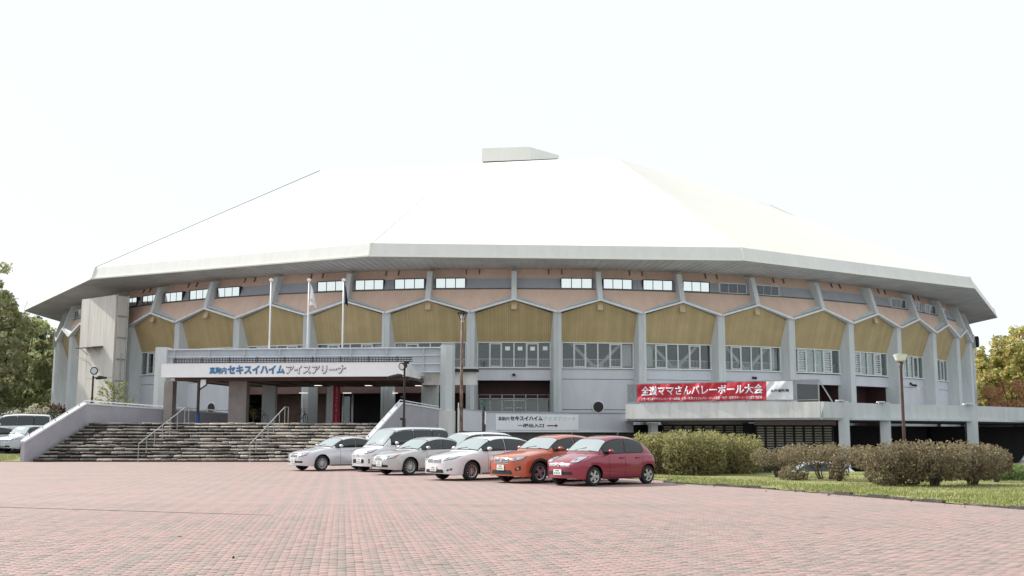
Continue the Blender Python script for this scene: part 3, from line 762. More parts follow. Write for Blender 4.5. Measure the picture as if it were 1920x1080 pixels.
# soffit: ribbed sheets
for i in range(12):
    j = (i+1) % 12
    N_ = 24; b = MB(); P = []; F = []
    a0_, a1_ = AV[i], AV[j] if AV[j] > AV[i] else AV[j]+360
    for k in range(N_+1):
        t = k/N_; o_ = lo[i].lerp(lo[j], t); th = math.atan2(o_.x, -o_.y); rr = 48.3
        P.append((o_.x, o_.y, EZ-.06)); P.append((rr*math.sin(th), -rr*math.cos(th), 13.66))
    for k in range(N_): F.append((2*k, 2*k+1, 2*k+3, 2*k+2))
    b.add(P, F); b.build('soffit', M['soffit'], arena, fix=False)
    b = MB()
    for k in range(46):
        t = (k+.5)/46; o_ = lo[i].lerp(lo[j], t)
        th = math.atan2(o_.x, -o_.y); q = Vector((48.35*math.sin(th), -48.35*math.cos(th), 13.64)); o2 = Vector((o_.x, o_.y, EZ-.08))
        b.bar(o2, q, .035, .03)
    b.build('soffit_ribs', M['soffit'], arena); 
# roof lantern: wedge box a little above the cap
A_, B_ = at(903, 303, -4.4), at(994, 299.5, -6.0); C_ = at(1048, 297, 3.2); D_ = A_+(C_-B_)
At, Bt = at(904, 278, -4.4), at(992, 275, -6.0); Ct = at(1048, 291, 3.2); Dt = Vector((D_.x, D_.y, Ct.z))
b = MB(); b.add([A_, B_, C_, D_, At, Bt, Ct, Dt], [(3, 2, 1, 0), (4, 5, 6, 7), (0, 1, 5, 4), (1, 2, 6, 5), (2, 3, 7, 6), (3, 0, 4, 7)])
b.build('roof_monitor', M['fascia'], arena)
b = MB(); dn = Vector((0, 0, -.12)); cc = (A_+B_+C_+D_)/4
sh = lambda p, k=.97: cc+(p-cc)*k
b.add([sh(p)+Vector((0, 0, -2.6)) for p in (A_, B_, C_, D_)]+[sh(p)+Vector((0, 0, -.004)) for p in (A_, B_, C_, D_)], [(3, 2, 1, 0), (4, 5, 6, 7), (0, 1, 5, 4), (1, 2, 6, 5), (2, 3, 7, 6), (3, 0, 4, 7)])
b.build('monitor_upstand', M['dark'], arena)
# louver speakers / cameras on the walls
def small_cam(px, py, n, label, r_=48.85):
    th = R(BAY*n); p = at(px, py, -r_*math.cos(th)); t = thing('security_camera', label, 'camera', p, th)
    b = MB(); b.box((0, .05, .12), (.22, .12, .18)); b.build('bracket', M['chassis'], t)
    b = MB(); b.tube([(0, -.02, 0), (.08, -.42, -.06)], [.09, .11], 10); b.build('camera_head', M['darksteel'], t)
small_cam(962, 702, 0, 'small dark camera on grey wall above the middle doorway')
small_cam(1410, 708, 3, 'small dark camera on grey wall above the red banner')
small_cam(1709, 722, 6, 'small dark camera on the grey wall behind the right lamp post')
p = at(1829, 641, -18.0); t = thing('loudspeaker', 'dark box loudspeaker on the right edge of the arena wall', 'loudspeaker', p, R(66))
b = MB(); b.prism([(-.35, -.3), (.35, -.3), (.25, .3), (-.25, .3)], -.55, .55); b.build('cabinet', M['chassis'], t)
b = MB(); b.box((0, -.33, 0), (.5, .04, .8)); b.build('grille', M['darksteel'], t)
b = MB(); b.bar((0, .3, -.5), (-.9, .9, -.5), .08); b.bar((0, .3, .4), (-.9, .9, .4), .08); b.build('bracket', M['steel'], t)

# ================================================================== ENTRANCE STEPS AND PLATFORM
NS = 12
BL, BR = Vector((-26.35, -67.9)), Vector((-7.9, -67.0))      # foot of the flight
TL, TR = Vector((-24.85, -63.5)), Vector((-6.85, -63.5))     # head of the flight
PZ = 2.17
steps = MB()
for k in range(NS):
    t0 = k/NS; z1 = PZ*(k+1)/NS-.1
    a, b2 = BL.lerp(TL, t0+.025), BR.lerp(TR, t0+.025)
    steps.prism([a, b2, TR, TL], z1-PZ/NS if k else LOW, z1)
stp = struct(steps.build('stone_steps', M['riser_shade']), 'wide flight of rough stone entrance steps')
def stone_mesh(seed):
    rr = random.Random(seed); bm = bmesh.new()
    n = 6; P = []
    for i in range(n+1):
        x = -.5+i/n; e = .86+.14*math.sin(math.pi*(i/n))**.5; bul = rr.uniform(-.05, .03)*(0 < i < n)
        hz_ = rr.uniform(-.10, .06)
        if i in (0, n): e = .80; hz_ = -.2
        P.append([bm.verts.new(p) for p in ((x, -.5*e+bul+.08, -.5), (x, -.5*e+bul, -.15), (x, -.5*e+bul+.02, .22+hz_), (x, -.5*e+bul+.12, .5+hz_*.4), (x, .5, .5))])
    for i in range(n):
        for j in range(4): bm.faces.new((P[i][j], P[i+1][j], P[i+1][j+1], P[i][j+1]))
    bm.faces.new(P[0][::-1]); bm.faces.new(P[n])
    bmesh.ops.recalc_face_normals(bm, faces=bm.faces)
    me = bpy.data.meshes.new('stone'); bm.to_mesh(me); bm.free(); me.materials.append(M['stone']); me.shade_smooth(); return me
SM = [stone_mesh(i) for i in range(8)]
stones = []
for k in range(NS):
    t0 = k/NS; a, b2 = BL.lerp(TL, t0), BR.lerp(TR, t0); Lr = (b2-a).length; x = .02; ang = math.atan2((b2-a).y, (b2-a).x)
    while x < Lr-.15:
        w = min(random.choice((.28, .36, .45, .55, .7, .9, 1.2))*random.uniform(.8, 1.2), Lr-x)
        c = a.lerp(b2, (x+w/2)/Lr); dep = .42
        stones.append((w, random.choice(SM), (c.x, c.y+dep/2-.02+random.uniform(-.045, .03), PZ*(k+1)/NS-.06+random.uniform(-.018, .014)), (w-.03, dep, .12*random.uniform(.75, 1.15)), (random.gauss(0, .03), random.gauss(0, .014), ang+random.gauss(0, .015))))
        x += w
stones.sort(key=lambda q: -q[0])
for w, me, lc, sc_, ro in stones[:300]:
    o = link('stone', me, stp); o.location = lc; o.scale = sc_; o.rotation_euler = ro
bm = bmesh.new()
from mathutils import Euler
for w, me, lc, sc_, ro in stones[300:]:
    n0 = len(bm.verts); bm.from_mesh(me); bm.verts.ensure_lookup_table()
    mt_ = Matrix.LocRotScale(Vector(lc), Euler(ro), Vector(sc_))
    for v in bm.verts[n0:]: v.co = mt_ @ v.co
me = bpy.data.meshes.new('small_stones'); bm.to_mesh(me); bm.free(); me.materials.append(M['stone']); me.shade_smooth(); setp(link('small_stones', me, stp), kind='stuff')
plat = MB()
plat.prism([(-24.9, -63.12), (-6.8, -63.12), (-4.6, -58.3), (-1.9, -57.2), (8.2, -53.2), (9.5, -48), (-28, -40.5), (-31, -41), (-20, -55.0)], LOW, [2.16]*9)
struct(plat.build('entrance_platform', M['asphalt']), 'raised entrance platform at the head of the steps')

# wing walls with white coping and rails
def wing(label, path, z0, z1, nb):
    t = thing('wing_wall', label, 'wall', (path[0][0], path[0][1], 0)); o = t.location
    b = MB(o); b.wall(path, .28, z0, [z-.09 for z in z1]); b.build('wall_body', M['wing'], t)
    b = MB(o); b.wall(path, .36, [z-.088 for z in z1], z1); b.build('coping', M['capw'], t)
    b = MB(o); P = [Vector((p[0], p[1], z+.13)) for p, z in zip(path, z1)]
    b.tube(P, .028, 8)
    b.build('rail', M['capw'], t)
    for i in range(len(P)-1):
        n = nb[i]
        for k in range(n):
            q = P[i].lerp(P[i+1], (k+.5)/n); b = MB(o); b.bar(q-Vector((0, 0, .13)), q, .05); b.build('rail_bracket', M['steel'], t)
    return t
wing('lilac grey wing wall with white sloping coping left of the steps', [(-26.85, -68.0), (-25.3, -63.6), (-19.1, -55.4)], LOW, [1.15, 3.33, 2.9], (5, 9))
wing('pale wing wall with white sloping coping right of the steps', [(-8.25, -67.3), (-6.72, -63.5), (-4.75, -58.9)], LOW, [1.12, 3.40, 3.12], (5, 6))
# handrails on the steps
def handrail(x0, y0, z0, x1, y1, z1, label, n=6):
    t = thing('handrail', label, 'handrail', (x0, y0, 0), group='handrails on the steps'); o = t.location
    A, B = Vector((x0, y0, z0)), Vector((x1, y1, z1)); D = Vector((B.x+.12, B.y+.4, B.z))
    b = MB(o); b.tube([A+Vector((0, 0, -.1)), A, B, D, D+Vector((0, 0, -.2))], .03, 8); b.build('top_rail', M['steel'], t)
    for k in range(n+1):
        q = A.lerp(B, k/n); zb = PZ*min(NS, max(0, int((q.y+67.9)/(4.4)*NS)+1))/NS if k else 0
        b = MB(o); b.tube([(q.x, q.y, zb-.05), q], .022, 6); b.build('baluster', M['steel'], t)
    b = MB(o); b.tube([(D.x, D.y, PZ), D], .022, 6); b.build('baluster', M['steel'], t)
handrail(-20.6, -67.75, .98, -19.4, -63.6, 3.05, 'left of the two grey steel handrails on the stone steps')
handrail(-14.5, -67.65, .98, -13.5, -63.6, 3.1, 'right of the two grey steel handrails, beside the silver saloon')

# ---- canopy with sign fascia
CA = R(6.8); U = Vector((math.cos(CA), -math.sin(CA), 0)); Wd = Vector((math.sin(CA), math.cos(CA), 0)); Z = Vector((0, 0, 1))
CR = Vector((-6.44, -63.0, 0)); CL = CR-U*15.36; 
canopy = thing('entrance_canopy', 'flat entrance canopy with white sign fascia hung below a grey girder above the steps', 'canopy', (CL.x, CL.y, PZ))
co = canopy.location
def obox(mb, u0, u1, w0, w1, z0, z1):
    P = [CL+U*u+Wd*w+Z*z for z in (z0, z1) for u, w in ((u0, w0), (u1, w0), (u1, w1), (u0, w1))]
    mb.add(P, [(3, 2, 1, 0), (4, 5, 6, 7), (0, 1, 5, 4), (1, 2, 6, 5), (2, 3, 7, 6), (3, 0, 4, 7)])
LW = 15.36
b = MB(co); obox(b, 0, LW, 0, .18, 4.98, 5.78); b.build('sign_fascia', M['signwhite'], canopy)
b = MB(co); obox(b, -.02, LW+.02, -.03, .21, 4.95, 4.978); obox(b, -.02, LW+.02, -.02, .21, 5.782, 5.81); b.build('fascia_edge', M['poleW'], canopy)
for s_, u0 in ((0, LW-.16), (1, 0)):
    b = MB(co); P = []
    for u in (u0, u0+.16):
        for w, zt, zb in ((.185, 5.78, 4.98), (1.3, 5.78, 4.98), (2.6, 5.45, 4.98), (4.2, 5.45, 4.98)): P += [CL+U*u+Wd*w+Z*zb, CL+U*u+Wd*w+Z*zt]
    F = []
    for i in range(3): F += [(2*i, 2*i+2, 2*i+3, 2*i+1), (8+2*i, 8+2*i+1, 8+2*i+3, 8+2*i+2), (2*i, 8+2*i, 8+2*i+2, 2*i+2), (2*i+1, 2*i+3, 8+2*i+3, 8+2*i+1)]
    F += [(0, 1, 9, 8), (6, 14, 15, 7)]; b.add(P, F)
    b.build('side_fascia', M['pconc'], canopy)
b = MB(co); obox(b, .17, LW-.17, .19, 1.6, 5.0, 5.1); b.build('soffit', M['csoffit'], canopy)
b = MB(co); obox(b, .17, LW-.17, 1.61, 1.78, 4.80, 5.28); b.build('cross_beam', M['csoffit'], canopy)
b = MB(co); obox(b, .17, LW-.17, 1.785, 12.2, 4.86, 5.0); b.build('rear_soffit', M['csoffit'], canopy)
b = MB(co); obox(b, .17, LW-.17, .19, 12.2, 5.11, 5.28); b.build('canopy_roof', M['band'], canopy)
for k in range(9):
    b = MB(co); u = .8+k*1.7; obox(b, u, u+.12, 1.79, 11.0, 4.80, 4.858); b.build('soffit_joist', M['csoffit'], canopy)
# snow guard lattice on the fascia
b = MB(co)
for z_ in (5.84, 5.95, 6.06): obox(b, .6, LW+.3, .3, .34, z_, z_+.055)
for k in range(86): obox(b, .6+k*.175, .63+k*.175, .3, .34, 5.82, 6.13)
b.build('snow_guard_lattice', M['darksteel'], canopy)
for k in range(9):
    b = MB(co); u = .7+k*1.75; obox(b, u, u+.05, .26, .3, 5.815, 6.2); b.build('guard_post', M['darksteel'], canopy)
# girder between two big posts
GZ0, GZ1 = 5.5, 6.98
b = MB(co); gw = 4.55
obox(b, -1.75, LW+1.25, gw, gw+.12, GZ0, GZ1); b.build('girder_web', M['girder'], canopy)
b = MB(co)
for z_, th, pr in ((GZ1, .07, .42), (GZ0-.07, .07, .42)): obox(b, -1.75, LW+1.3, gw-pr/2, gw+pr/2, z_, z_+th)
b.build('girder_flange', M['beam'], canopy)
for z_ in (6.5, 5.95):
    b = MB(co); obox(b, -1.75, LW+1.25, gw-.12, gw-.002, z_, z_+.06); b.build('girder_rib', M['beam'], canopy)
for k in range(8):
    u = -1.2+k*2.38; b = MB(co); obox(b, u, u+.06, gw-.2, gw-.125, GZ0+.01, GZ1-.01); b.build('stiffener', M['girder'], canopy)
for u0, name in ((-2.4, 'l'), (LW+1.3, 'r')):
    b = MB(co)
    q = [CL+U*(u0+a_)+Wd*(gw+c_) for a_, c_ in ((-.02, -.35), (.35, -.5), (.75, -.35), (.78, .45), (0, .45))]
    b.prism([(p.x, p.y) for p in q], LOW, 7.16); b.build('gate_post', M['conc'], canopy)
b = MB(co); q = [CL+U*(LW+1.3+a_)+Wd*(gw+c_) for a_, c_ in ((-.06, -.56), (.83, -.56), (.83, .5), (-.06, .5))]
b.prism([(p.x, p.y) for p in q], LOW, 3.0); b.build('post_plinth', M['pconc'], canopy)
# stained concrete stub and ledge behind the girder
b = MB(co); obox(b, LW-.3, LW+3.3, 6.2, 6.5, 4.7, 5.55); b.build('stained_wall', M['pconc'], canopy)
b = MB(co); obox(b, LW-.6, LW+3.4, 5.9, 6.6, 5.56, 5.72); b.build('ledge_slab', M['dark'], canopy)
b = MB(co); obox(b, LW+2.1, LW+3.35, 5.85, 6.65, 5.73, 5.86); b.build('ledge_slab', M['conc'], canopy)
# canopy columns
for px0, px1, Yd in ((305, 322, -59.6), (427, 461, -59.6)):
    p0, p1 = at(px0, 780, Yd), at(px1, 780, Yd); b = MB(co); b.box(((p0.x+p1.x)/2, Yd+.4, 3.44), (p1.x-p0.x-.02, .8, 2.75)); b.build('canopy_column', M['brownconc'], canopy)
# recessed lamps
for px, py in ((505, 726), (597, 725.5), (692, 725.5), (786, 725)):
    d = CM @ Vector((px-960, 540-py, -F_PX)); t_ = (4.84-CAM_Z)/d.z
    q = Vector((d.x*t_, min(CAM_Y+d.y*t_, -52.6), 4.845)); k = (q.y-CAM_Y)/d.y; q.x = d.x*k
    b = MB(co); b.box(q, (.55, .16, .025), -CA); b.build('ceiling_lamp', M['lamp'], canopy)
for px, py in ((569, 733), (651, 732), (738, 732)):
    q = at(px, py, -48.4); b = MB(); b.box((q.x, q.y, 4.485), (.6, .16, .025), -CA); b.build('ceiling_lamp', M['lamp'], arena)
# sign letters on the fascia
blue = M['bluetext']; so_ = CL+U*2.95+Z*5.13-Wd*.035
def fpos(px, z_):  # along the fascia
    d = CM @ Vector((px-960, -100, -F_PX)); A = CL.xy; o2 = Vector((0, CAM_Y)); dd2 = d.xy
    den = dd2.x*(-U.y)+dd2.y*U.x; 
    s_ = ((A-o2).x*dd2.y-(A-o2).y*dd2.x)/(-(U.x*dd2.y-U.y*dd2.x)); return CL+U*s_+Z*z_-Wd*.02
x0, x1, x2, x3 = (fpos(p, 5.13) for p in (395, 429, 537, 650))
place_text('place_name_letters', '真駒内', (x1-x0).length-.06, .42, x0+Z*.02, U, Z, blue, canopy, .03)
place_text('company_name_letters', 'セキスイハイム', (x2-x1).length-.04, .54, x1, U, Z, blue, canopy, .048)
place_text('outline_letters', 'アイスアリーナ', (x3-x2).length-.06, .54, x2+U*.05-Z*.015, U, Z, M['navytext'], canopy, .045)
place_text('white_letters', 'アイスアリーナ', (x3-x2).length-.12, .49, x2+U*.07+Z*.02, U, Z, M['whitetext'], canopy, .012, off=.013)

# flagpoles standing on the canopy roof
def flagpole(px, label, flag=None):
    p = at(px, 640, -57.0); zt = 11.6; t = thing('flagpole', label, 'flagpole', (p.x, p.y, 5.28), group='flagpoles above the canopy'); o = t.location
    b = MB(o); b.tube([(p.x, p.y, 5.28), (p.x, p.y, zt-.1)], [.062, .042], 12); b.build('pole', M['poleW'], t, smooth=True)
    b = MB(o); b.tube([(p.x, p.y, zt-.1), (p.x, p.y, zt-.04), (p.x, p.y, zt+.06), (p.x, p.y, zt+.1)], [.06, .13, .13, .05], 10); b.build('finial', M['poleW'], t)
    b = MB(o); b.tube([(p.x+.1, p.y-.02, 5.6), (p.x+.1, p.y-.02, zt-.15)], .008, 4); b.build('halyard', M['steel'], t)
    return p, zt
def limp_flag(p, zt, drop, w, m, label):
    t = thing('flag', label, 'flag', (p.x, p.y, zt-drop)); b = MB(t.location); P = []; F = []
    nu, nv = 14, 12
    for i in range(nu+1):
        for j in range(nv+1):
            s_, v_ = i/nu, j/nv
            wid = w*(.25+.75*v_**.8)
            x = .06+s_*wid; y = .09*math.sin(s_*9+v_*2)*(.3+v_)
            z_ = zt-.15-v_*drop*(1-.1*math.sin(s_*3))-s_*.25
            P.append((p.x+x, p.y+y, z_))
    for i in range(nu):
        for j in range(nv): k = i*(nv+1)+j; F.append((k, k+nv+1, k+nv+2, k+1))
    b.add(P, F); b.build('cloth', m, t, smooth=True, fix=False)
    if m is M['whitecloth']:
        b = MB(t.location); b.tube([(p.x+.22, p.y-.13, zt-1.35), (p.x+.22, p.y-.12, zt-1.35)], .12, 12); b.build('emblem', mk('flag_emblem_pink', (.72, .5, .5), .6), t)
flagpole(505, 'white flagpole without a flag, leftmost above the canopy')
p, zt = flagpole(576.5, 'middle white flagpole carrying the white flag'); limp_flag(p, zt, 1.55, .5, M['whitecloth'], 'limp white flag hanging from the middle flagpole')
p, zt = flagpole(642, 'right white flagpole carrying the dark flag'); limp_flag(p, zt, 1.5, .3, M['navy'], 'limp navy blue flag on the right flagpole')

# ---- parapet wall right of the post, with the direction board
pw = thing('parapet_wall', 'grey parapet wall carrying the white direction board', 'wall', (-3.3, -58.0, 0)); o = pw.location
b = MB(o); b.wall([(-3.55, -58.3), (-2.12, -57.3)], .22, 1.72, [3.12, 3.0]); b.build('wall_body', M['wall'], pw)
b = MB(o); b.wall([(-1.85, -57.15), (8.1, -53.4)], .22, 1.72, [2.93, 2.93]); b.build('wall_body', M['wall'], pw)
b = MB(o); b.wall([(-1.86, -57.16), (8.12, -53.42)], .3, 2.932, 3.0); b.wall([(-3.56, -58.31), (-2.13, -57.31)], .28, [3.12, 3.0], [3.17, 3.05]); b.build('coping', M['band'], pw)
b = MB(o); b.wall([(-1.9, -57.2), (8.1, -53.45)], .3, 1.66, 1.718); b.build('base_strip', M['capw'], pw)
b = MB(o)
for z_ in (2.3, 2.5, 2.75): b.box((-1.99, -57.2, z_), (.10, .10, .09))
b.build('joint_block', M['dark'], pw)
du = Vector((9.95, 3.75, 0)).normalized(); dn_ = du.cross(Z)
def onwall(px, z_, off=.125):
    d = CM @ Vector((px-960, 540-795, -F_PX)); A = Vector((-1.85, -57.15)); o2 = Vector((0, CAM_Y)); dd2 = d.xy; Ux = du.xy
    s_ = ((A-o2).x*dd2.y-(A-o2).y*dd2.x)/(-(Ux.x*dd2.y-Ux.y*dd2.x)); return Vector((A.x, A.y, 0))+du*s_+Z*z_+dn_*off
sg = thing('direction_sign', 'pale board with blue lettering, black kanji and a dark red arrow on the parapet', 'sign', onwall(1005, 1.85)); o = sg.location
p0, p1 = onwall(928, 0), onwall(1083, 0); wl = (p1-p0).length
b = MB(o); c_ = (p0+p1)/2; b.box((c_.x, c_.y, 2.31), (wl, .05, 1.0), math.atan2(du.y, du.x)); b.build('board', M['boardwhite'], sg)
def onb(fx, z_): return p0+du*(fx*wl)+Z*z_+dn_*.027
def lt(name, body, f0, f1, z_, h, m, bold):
    q = place_text(name, body, (f1-f0)*wl, h, onb(f0, z_), du, Z, m, sg, bold)
    q.data.transform(Matrix.Translation(-Vector(o)))
for args in (('place_name_letters', '真駒内', .03, .16, 2.41, .25, M['navytext'], .01), ('company_name_letters', 'セキスイハイム', .17, .56, 2.41, .30, M['navytext'], .045),
             ('pale_letters', 'アイスアリーナ', .57, .965, 2.41, .28, M['greytext'], .0), ('kanji_letters', '一般出入口', .26, .575, 1.96, .26, M['blacktext'], .03)): lt(*args)
b = MB(o); q = onb(.615, 2.09); e = onb(.72, 2.09); b.bar(q+dn_*.01, e+dn_*.01, .02, .07)
t1 = onb(.715, 2.20)+dn_*.02; t2 = onb(.715, 1.98)+dn_*.02; t3 = onb(.745, 2.09)+dn_*.02
b.add([t1, t2, t3, t1-dn_*.02, t2-dn_*.02, t3-dn_*.02], [(0, 1, 2), (5, 4, 3), (0, 3, 4, 1), (1, 4, 5, 2), (2, 5, 3, 0)]); b.build('arrow', M['redtext'], sg)

# text on canopy is in world space; bring it under the canopy's origin
for ch in canopy.children:
    if 'letters' in ch.name: ch.data.transform(Matrix.Translation(-Vector(co)))

# ---- raised terrace on the right
tr = thing('raised_terrace', 'raised concrete terrace with parapet and square columns on the right', 'terrace', (20.3, -62.8, LOW)); o = tr.location
BLc, BRc = Vector((7.15, -58.9)), Vector((17.55, -65.4)); C1, C2 = Vector((20.0, -63.1)), Vector((20.9, -62.5))
pp = [BLc, BRc, C1, Vector((30.2, -56.6)), Vector((36.6, -50.6)), Vector((45, -41)), Vector((52, -30)), Vector((58, -12))]
inner = [Vector((50.3*math.sin(R(a_)), -50.3*math.cos(R(a_)))) for a_ in (80, 65, 50, 40, 30, 20, 10)]
b = MB(o); b.prism([(p.x, p.y) for p in pp[1:]]+[(p.x, p.y) for p in inner]+[(7.4, -54.5), (BLc.x+.2, BLc.y+.1)], 2.40, 2.52); b.build('slab', M['conc'], tr)
b = MB(o); b.wall([BLc, BRc], .22, 2.5, 3.42); b.build('balcony_front', M['pconc'], tr)
b = MB(o); b.wall([Vector((7.2, -58.75)), Vector((7.9, -54.2))], .22, 2.5, 3.42); b.build('balcony_side', M['pconc'], tr)
b = MB(o); b.wall([Vector((BRc.x+.12, BRc.y+.12)), Vector((19.55, -63.45))], .24, 2.5, 3.42); b.build('parapet', M['conc'], tr)
def seg(a, b2, s0, s1):
    d = (b2-a).normalized(); q = MB(o); q.wall([a+d*s0, b2-d*s1], .24, 2.5, 3.42); q.build('parapet', M['conc'], tr)
cp = []
def colm(px, Y_, w=.62):
    q = at(px, 790, Y_); b = MB(o); b.box((q.x, q.y+.1, (LOW+3.5)/2), (w, 1.1, 3.5-LOW), -.28); b.build('column', M['conc'], tr)
    b = MB(o); b.box((q.x-.28, q.y-.12, 3.53), (w*.75, 1.2, .06), -.28); b.build('column_cap', M['capw'], tr); return Vector((q.x, q.y))
c1 = colm(1583, -63.4); c2 = colm(1660, -60.6, .62); c3 = colm(1822, -56.4, .68)
seg(c1, c2, .25, .45); seg(c2, c3, .3, .45); seg(c3, pp[4], .3, 0)
b = MB(o); b.wall([pp[4]]+pp[5:], .24, 2.5, 3.42); b.build('parapet', M['conc'], tr)
# bracket stub under the balcony, left
q = at(1226, 800, -57.2); b = MB(o); b.prism([(q.x-.22, q.y-.3), (q.x+.22, q.y-.3), (q.x+.28, q.y+1.2), (q.x-.22, q.y+1.2)], LOW, 2.26); b.build('balcony_bracket', M['pconc'], tr)
# dark screens with pale slats below
def screen(px0, px1, Y0, Y1, npan, zt, label):
    a, b2 = at(px0, 820, Y0), at(px1, 820, Y1); a.z = b2.z = 0; d = (b2-a); t = thing('slatted_screen', label, 'screen', (a.x, a.y, LOW), group='slatted screens below the terrace'); o = t.location
    n = Vector((d.y, -d.x, 0)).normalized()
    bb = MB(o); bb.wall([a.xy, b2.xy], .08, LOW, zt+.1); bb.build('back_board', M['dark'], t)
    bb = MB(o); bb.wall([(a-d*.02+n*.12).xy, (b2+d*.04+n*.12).xy], .14, zt+.09, 2.39); bb.build('header_beam', M['brownconc'], t)
    for k in range(npan+1):
        q = a+d*k/npan+n*.09; bb = MB(o); bb.bar((q.x, q.y, LOW), (q.x, q.y, zt+.08), .09, .09); bb.build('mullion', M['chassis'], t)
    base_ = None
    for k in range(npan):
        q0, q1 = a+d*(k+.12)/npan+n*.07, a+d*(k+.88)/npan+n*.07
        for z_ in np.arange(zt-.06, max(LOW, -.6), -.155):
            if base_ is None:
                m_ = MB((0, 0, 0)); L_ = (q1-q0).length; m_.box((0, 0, 0), (L_, .03, .085)); base_ = m_.build('slat', M['slat'], t); ob = base_
            else: ob = link('slat', base_.data, t)
            c_ = (q0+q1)/2; ob.location = (c_.x-o.x, c_.y-o.y, z_-o.z); ob.rotation_euler = (0, 0, math.atan2(d.y, d.x))
M['slat'] = mk('pale_slat', (.50, .47, .38), .7, var=.3, scale=2)
screen(1243, 1398, -55.5, -57.0, 8, 2.08, 'dark screen with pale slats under the balcony, left')
screen(1418, 1562, -59.2, -60.4, 8, 2.03, 'dark screen with pale slats under the balcony, beside the first column')
b = MB(tr.location); q0, q1 = at(1395, 820, -58.0), at(1419, 820, -58.2); b.box(((q0.x+q1.x)/2, q0.y, .5), (q1.x-q0.x, .5, 3.5)); b.build('dark_pier', M['dark'], tr)
# net frame and banner on the balcony
dB = Vector((BRc.x-BLc.x, BRc.y-BLc.y, 0)); LB = dB.length; dB.normalize(); nB = Vector((dB.y, -dB.x, 0)); B0 = Vector((BLc.x, BLc.y, 0))+dB*.08+nB*.06
ns = thing('net_fence', 'steel framed net fence standing on the white balcony', 'fence', (B0.x, B0.y, 3.42)); o = ns.location
b = MB(o); NZ0, NZ1 = 3.52, 4.68
for z_ in (NZ0, NZ1): b.bar(B0+Z*z_, B0+dB*(LB-.1)+Z*z_, .05)
b.build('frame_rail', M['steel'], ns)
for k, s_ in enumerate((0, .55, 3.0, 5.4, 7.8, 10.2, LB-.12)):
    b = MB(o); b.bar(B0+dB*s_+Z*3.42, B0+dB*s_+Z*NZ1, .06); b.build('frame_post', M['steel'], ns)
b = MB(o); b.bar(B0+Z*4.6, B0+dB*.5+Z*3.5, .03); b.build('brace_rod', M['steel'], ns)
b = MB(o); e = B0+dB*(LB-.1); b.bar(e+Z*NZ1, e+Vector((1.0, .9, 3.45)), .05); b.build('brace_rod', M['steel'], ns)
b = MB(o); b.add([B0+Z*NZ0, B0+dB*(LB-.1)+Z*NZ0, B0+dB*(LB-.1)+Z*NZ1, B0+Z*NZ1], [(0, 1, 2, 3)]); b.build('net', M['net'], ns)
bn = thing('banner', 'long red banner with white Japanese lettering and a white end panel on the balcony', 'banner', B0+dB*.7+Z*3.5); o = bn.location
BO = B0+dB*.72+Z*3.55+nB*.10
def warp(x, z_): return .028*math.sin(2.6*x-4.5*z_)+.018*math.sin(6.1*x-7*z_+1)+.01*math.sin(13*x-9*z_)
def cloth(name, x0, x1, h, m):
    P = []; F = []; n = int((x1-x0)/.07); k2 = 14; b = MB(o)
    for i in range(n+1):
        for j in range(k2+1):
            x = x0+(x1-x0)*i/n; z_ = h*j/k2; P.append(BO+dB*x+Z*(z_+.012*math.sin(3*x)*(1 if j in (0,) else .4))+nB*warp(x, z_))
    for i in range(n):
        for j in range(k2): q = i*(k2+1)+j; F.append((q, q+k2+1, q+k2+2, q+1))
    b.add(P, F); return b.build(name, m, bn, smooth=True, fix=False)
def bpx(px):
    d = CM @ Vector((px-960, 540-735, -F_PX)); A = BO.xy; o2 = Vector((0, CAM_Y)); dd2 = d.xy; Ux = dB.xy
    return ((A-o2).x*dd2.y-(A-o2).y*dd2.x)/(-(Ux.x*dd2.y-Ux.y*dd2.x))
xr, xw = bpx(1437), bpx(1487)
cloth('red_cloth', 0, xr, 1.08, M['red']); cloth('white_cloth', xr+.01, xw, 1.08, M['whitecloth'])
def btext(name, body, x0, x1, z0, h, m, bold):
    q = place_text(name, body, x1-x0, h, (0, 0, 0), (1, 0, 0), (0, 0, 1), m, bn, bold, thick=.01)
    for v in q.data.vertices:
        x, y, z_ = v.co; X_ = x+x0; Z_ = z_+z0
        v.co = BO+dB*X_+Z*Z_+nB*(warp(X_, Z_)+.02-y)-Vector(o)
    return q
btext('title_letters', '全道ママさんバレーボール大会', .28, xr-.2, .36, .60, M['whitetext'], .026)
btext('small_letters', '主催・北海道ママさんバレーボール連盟・主管・札幌ママさんバレーボール連盟・後援・道新スポーツ・北海道文化放送', .3, xr-.25, .08, .17, M['whitetext'], .01)
btext('black_letters', '北海道新聞', xr+.25, xw-.25, .46, .16, M['navytext'], .02)

# vertical banners in the hall
q = at(631, 760, -52.0); t = thing('vertical_banner', 'narrow red vertical banner with white lettering under the canopy', 'banner', (q.x, q.y, 2.2)); o = t.location
b = MB(o); b.box((q.x, q.y, 3.6), (.50, .03, 2.65)); b.build('cloth', M['red'], t)
for i, ch in enumerate('全道ママさんバレーボール大会'):
    chh = ch if ch != 'ー' else 'ｌ'
    g = place_text('white_letters', chh, .13 if ch != 'ー' else .03, .13, (q.x-.07 if ch != 'ー' else q.x-.015, q.y-.02, 4.65-i*.175), (1, 0, 0), (0, 0, 1), M['whitetext'], t, .02); g.data.transform(Matrix.Translation(-Vector(o)))
q = at(618.5, 760, -52.0); t = thing('notice_panel', 'tall grey notice panel beside the red vertical banner', 'sign', (q.x, q.y, 2.2)); o = t.location
b = MB(o); b.box((q.x, q.y, 3.6), (.4, .04, 2.7)); b.build('panel', M['boardwhite'], t)
b = MB(o)
for i in range(14): b.box((q.x+random.uniform(-.05, .05), q.y-.025, 4.7-i*.17), (random.uniform(.1, .2), .01, .05))
b.build('print', M['greytext'], t)

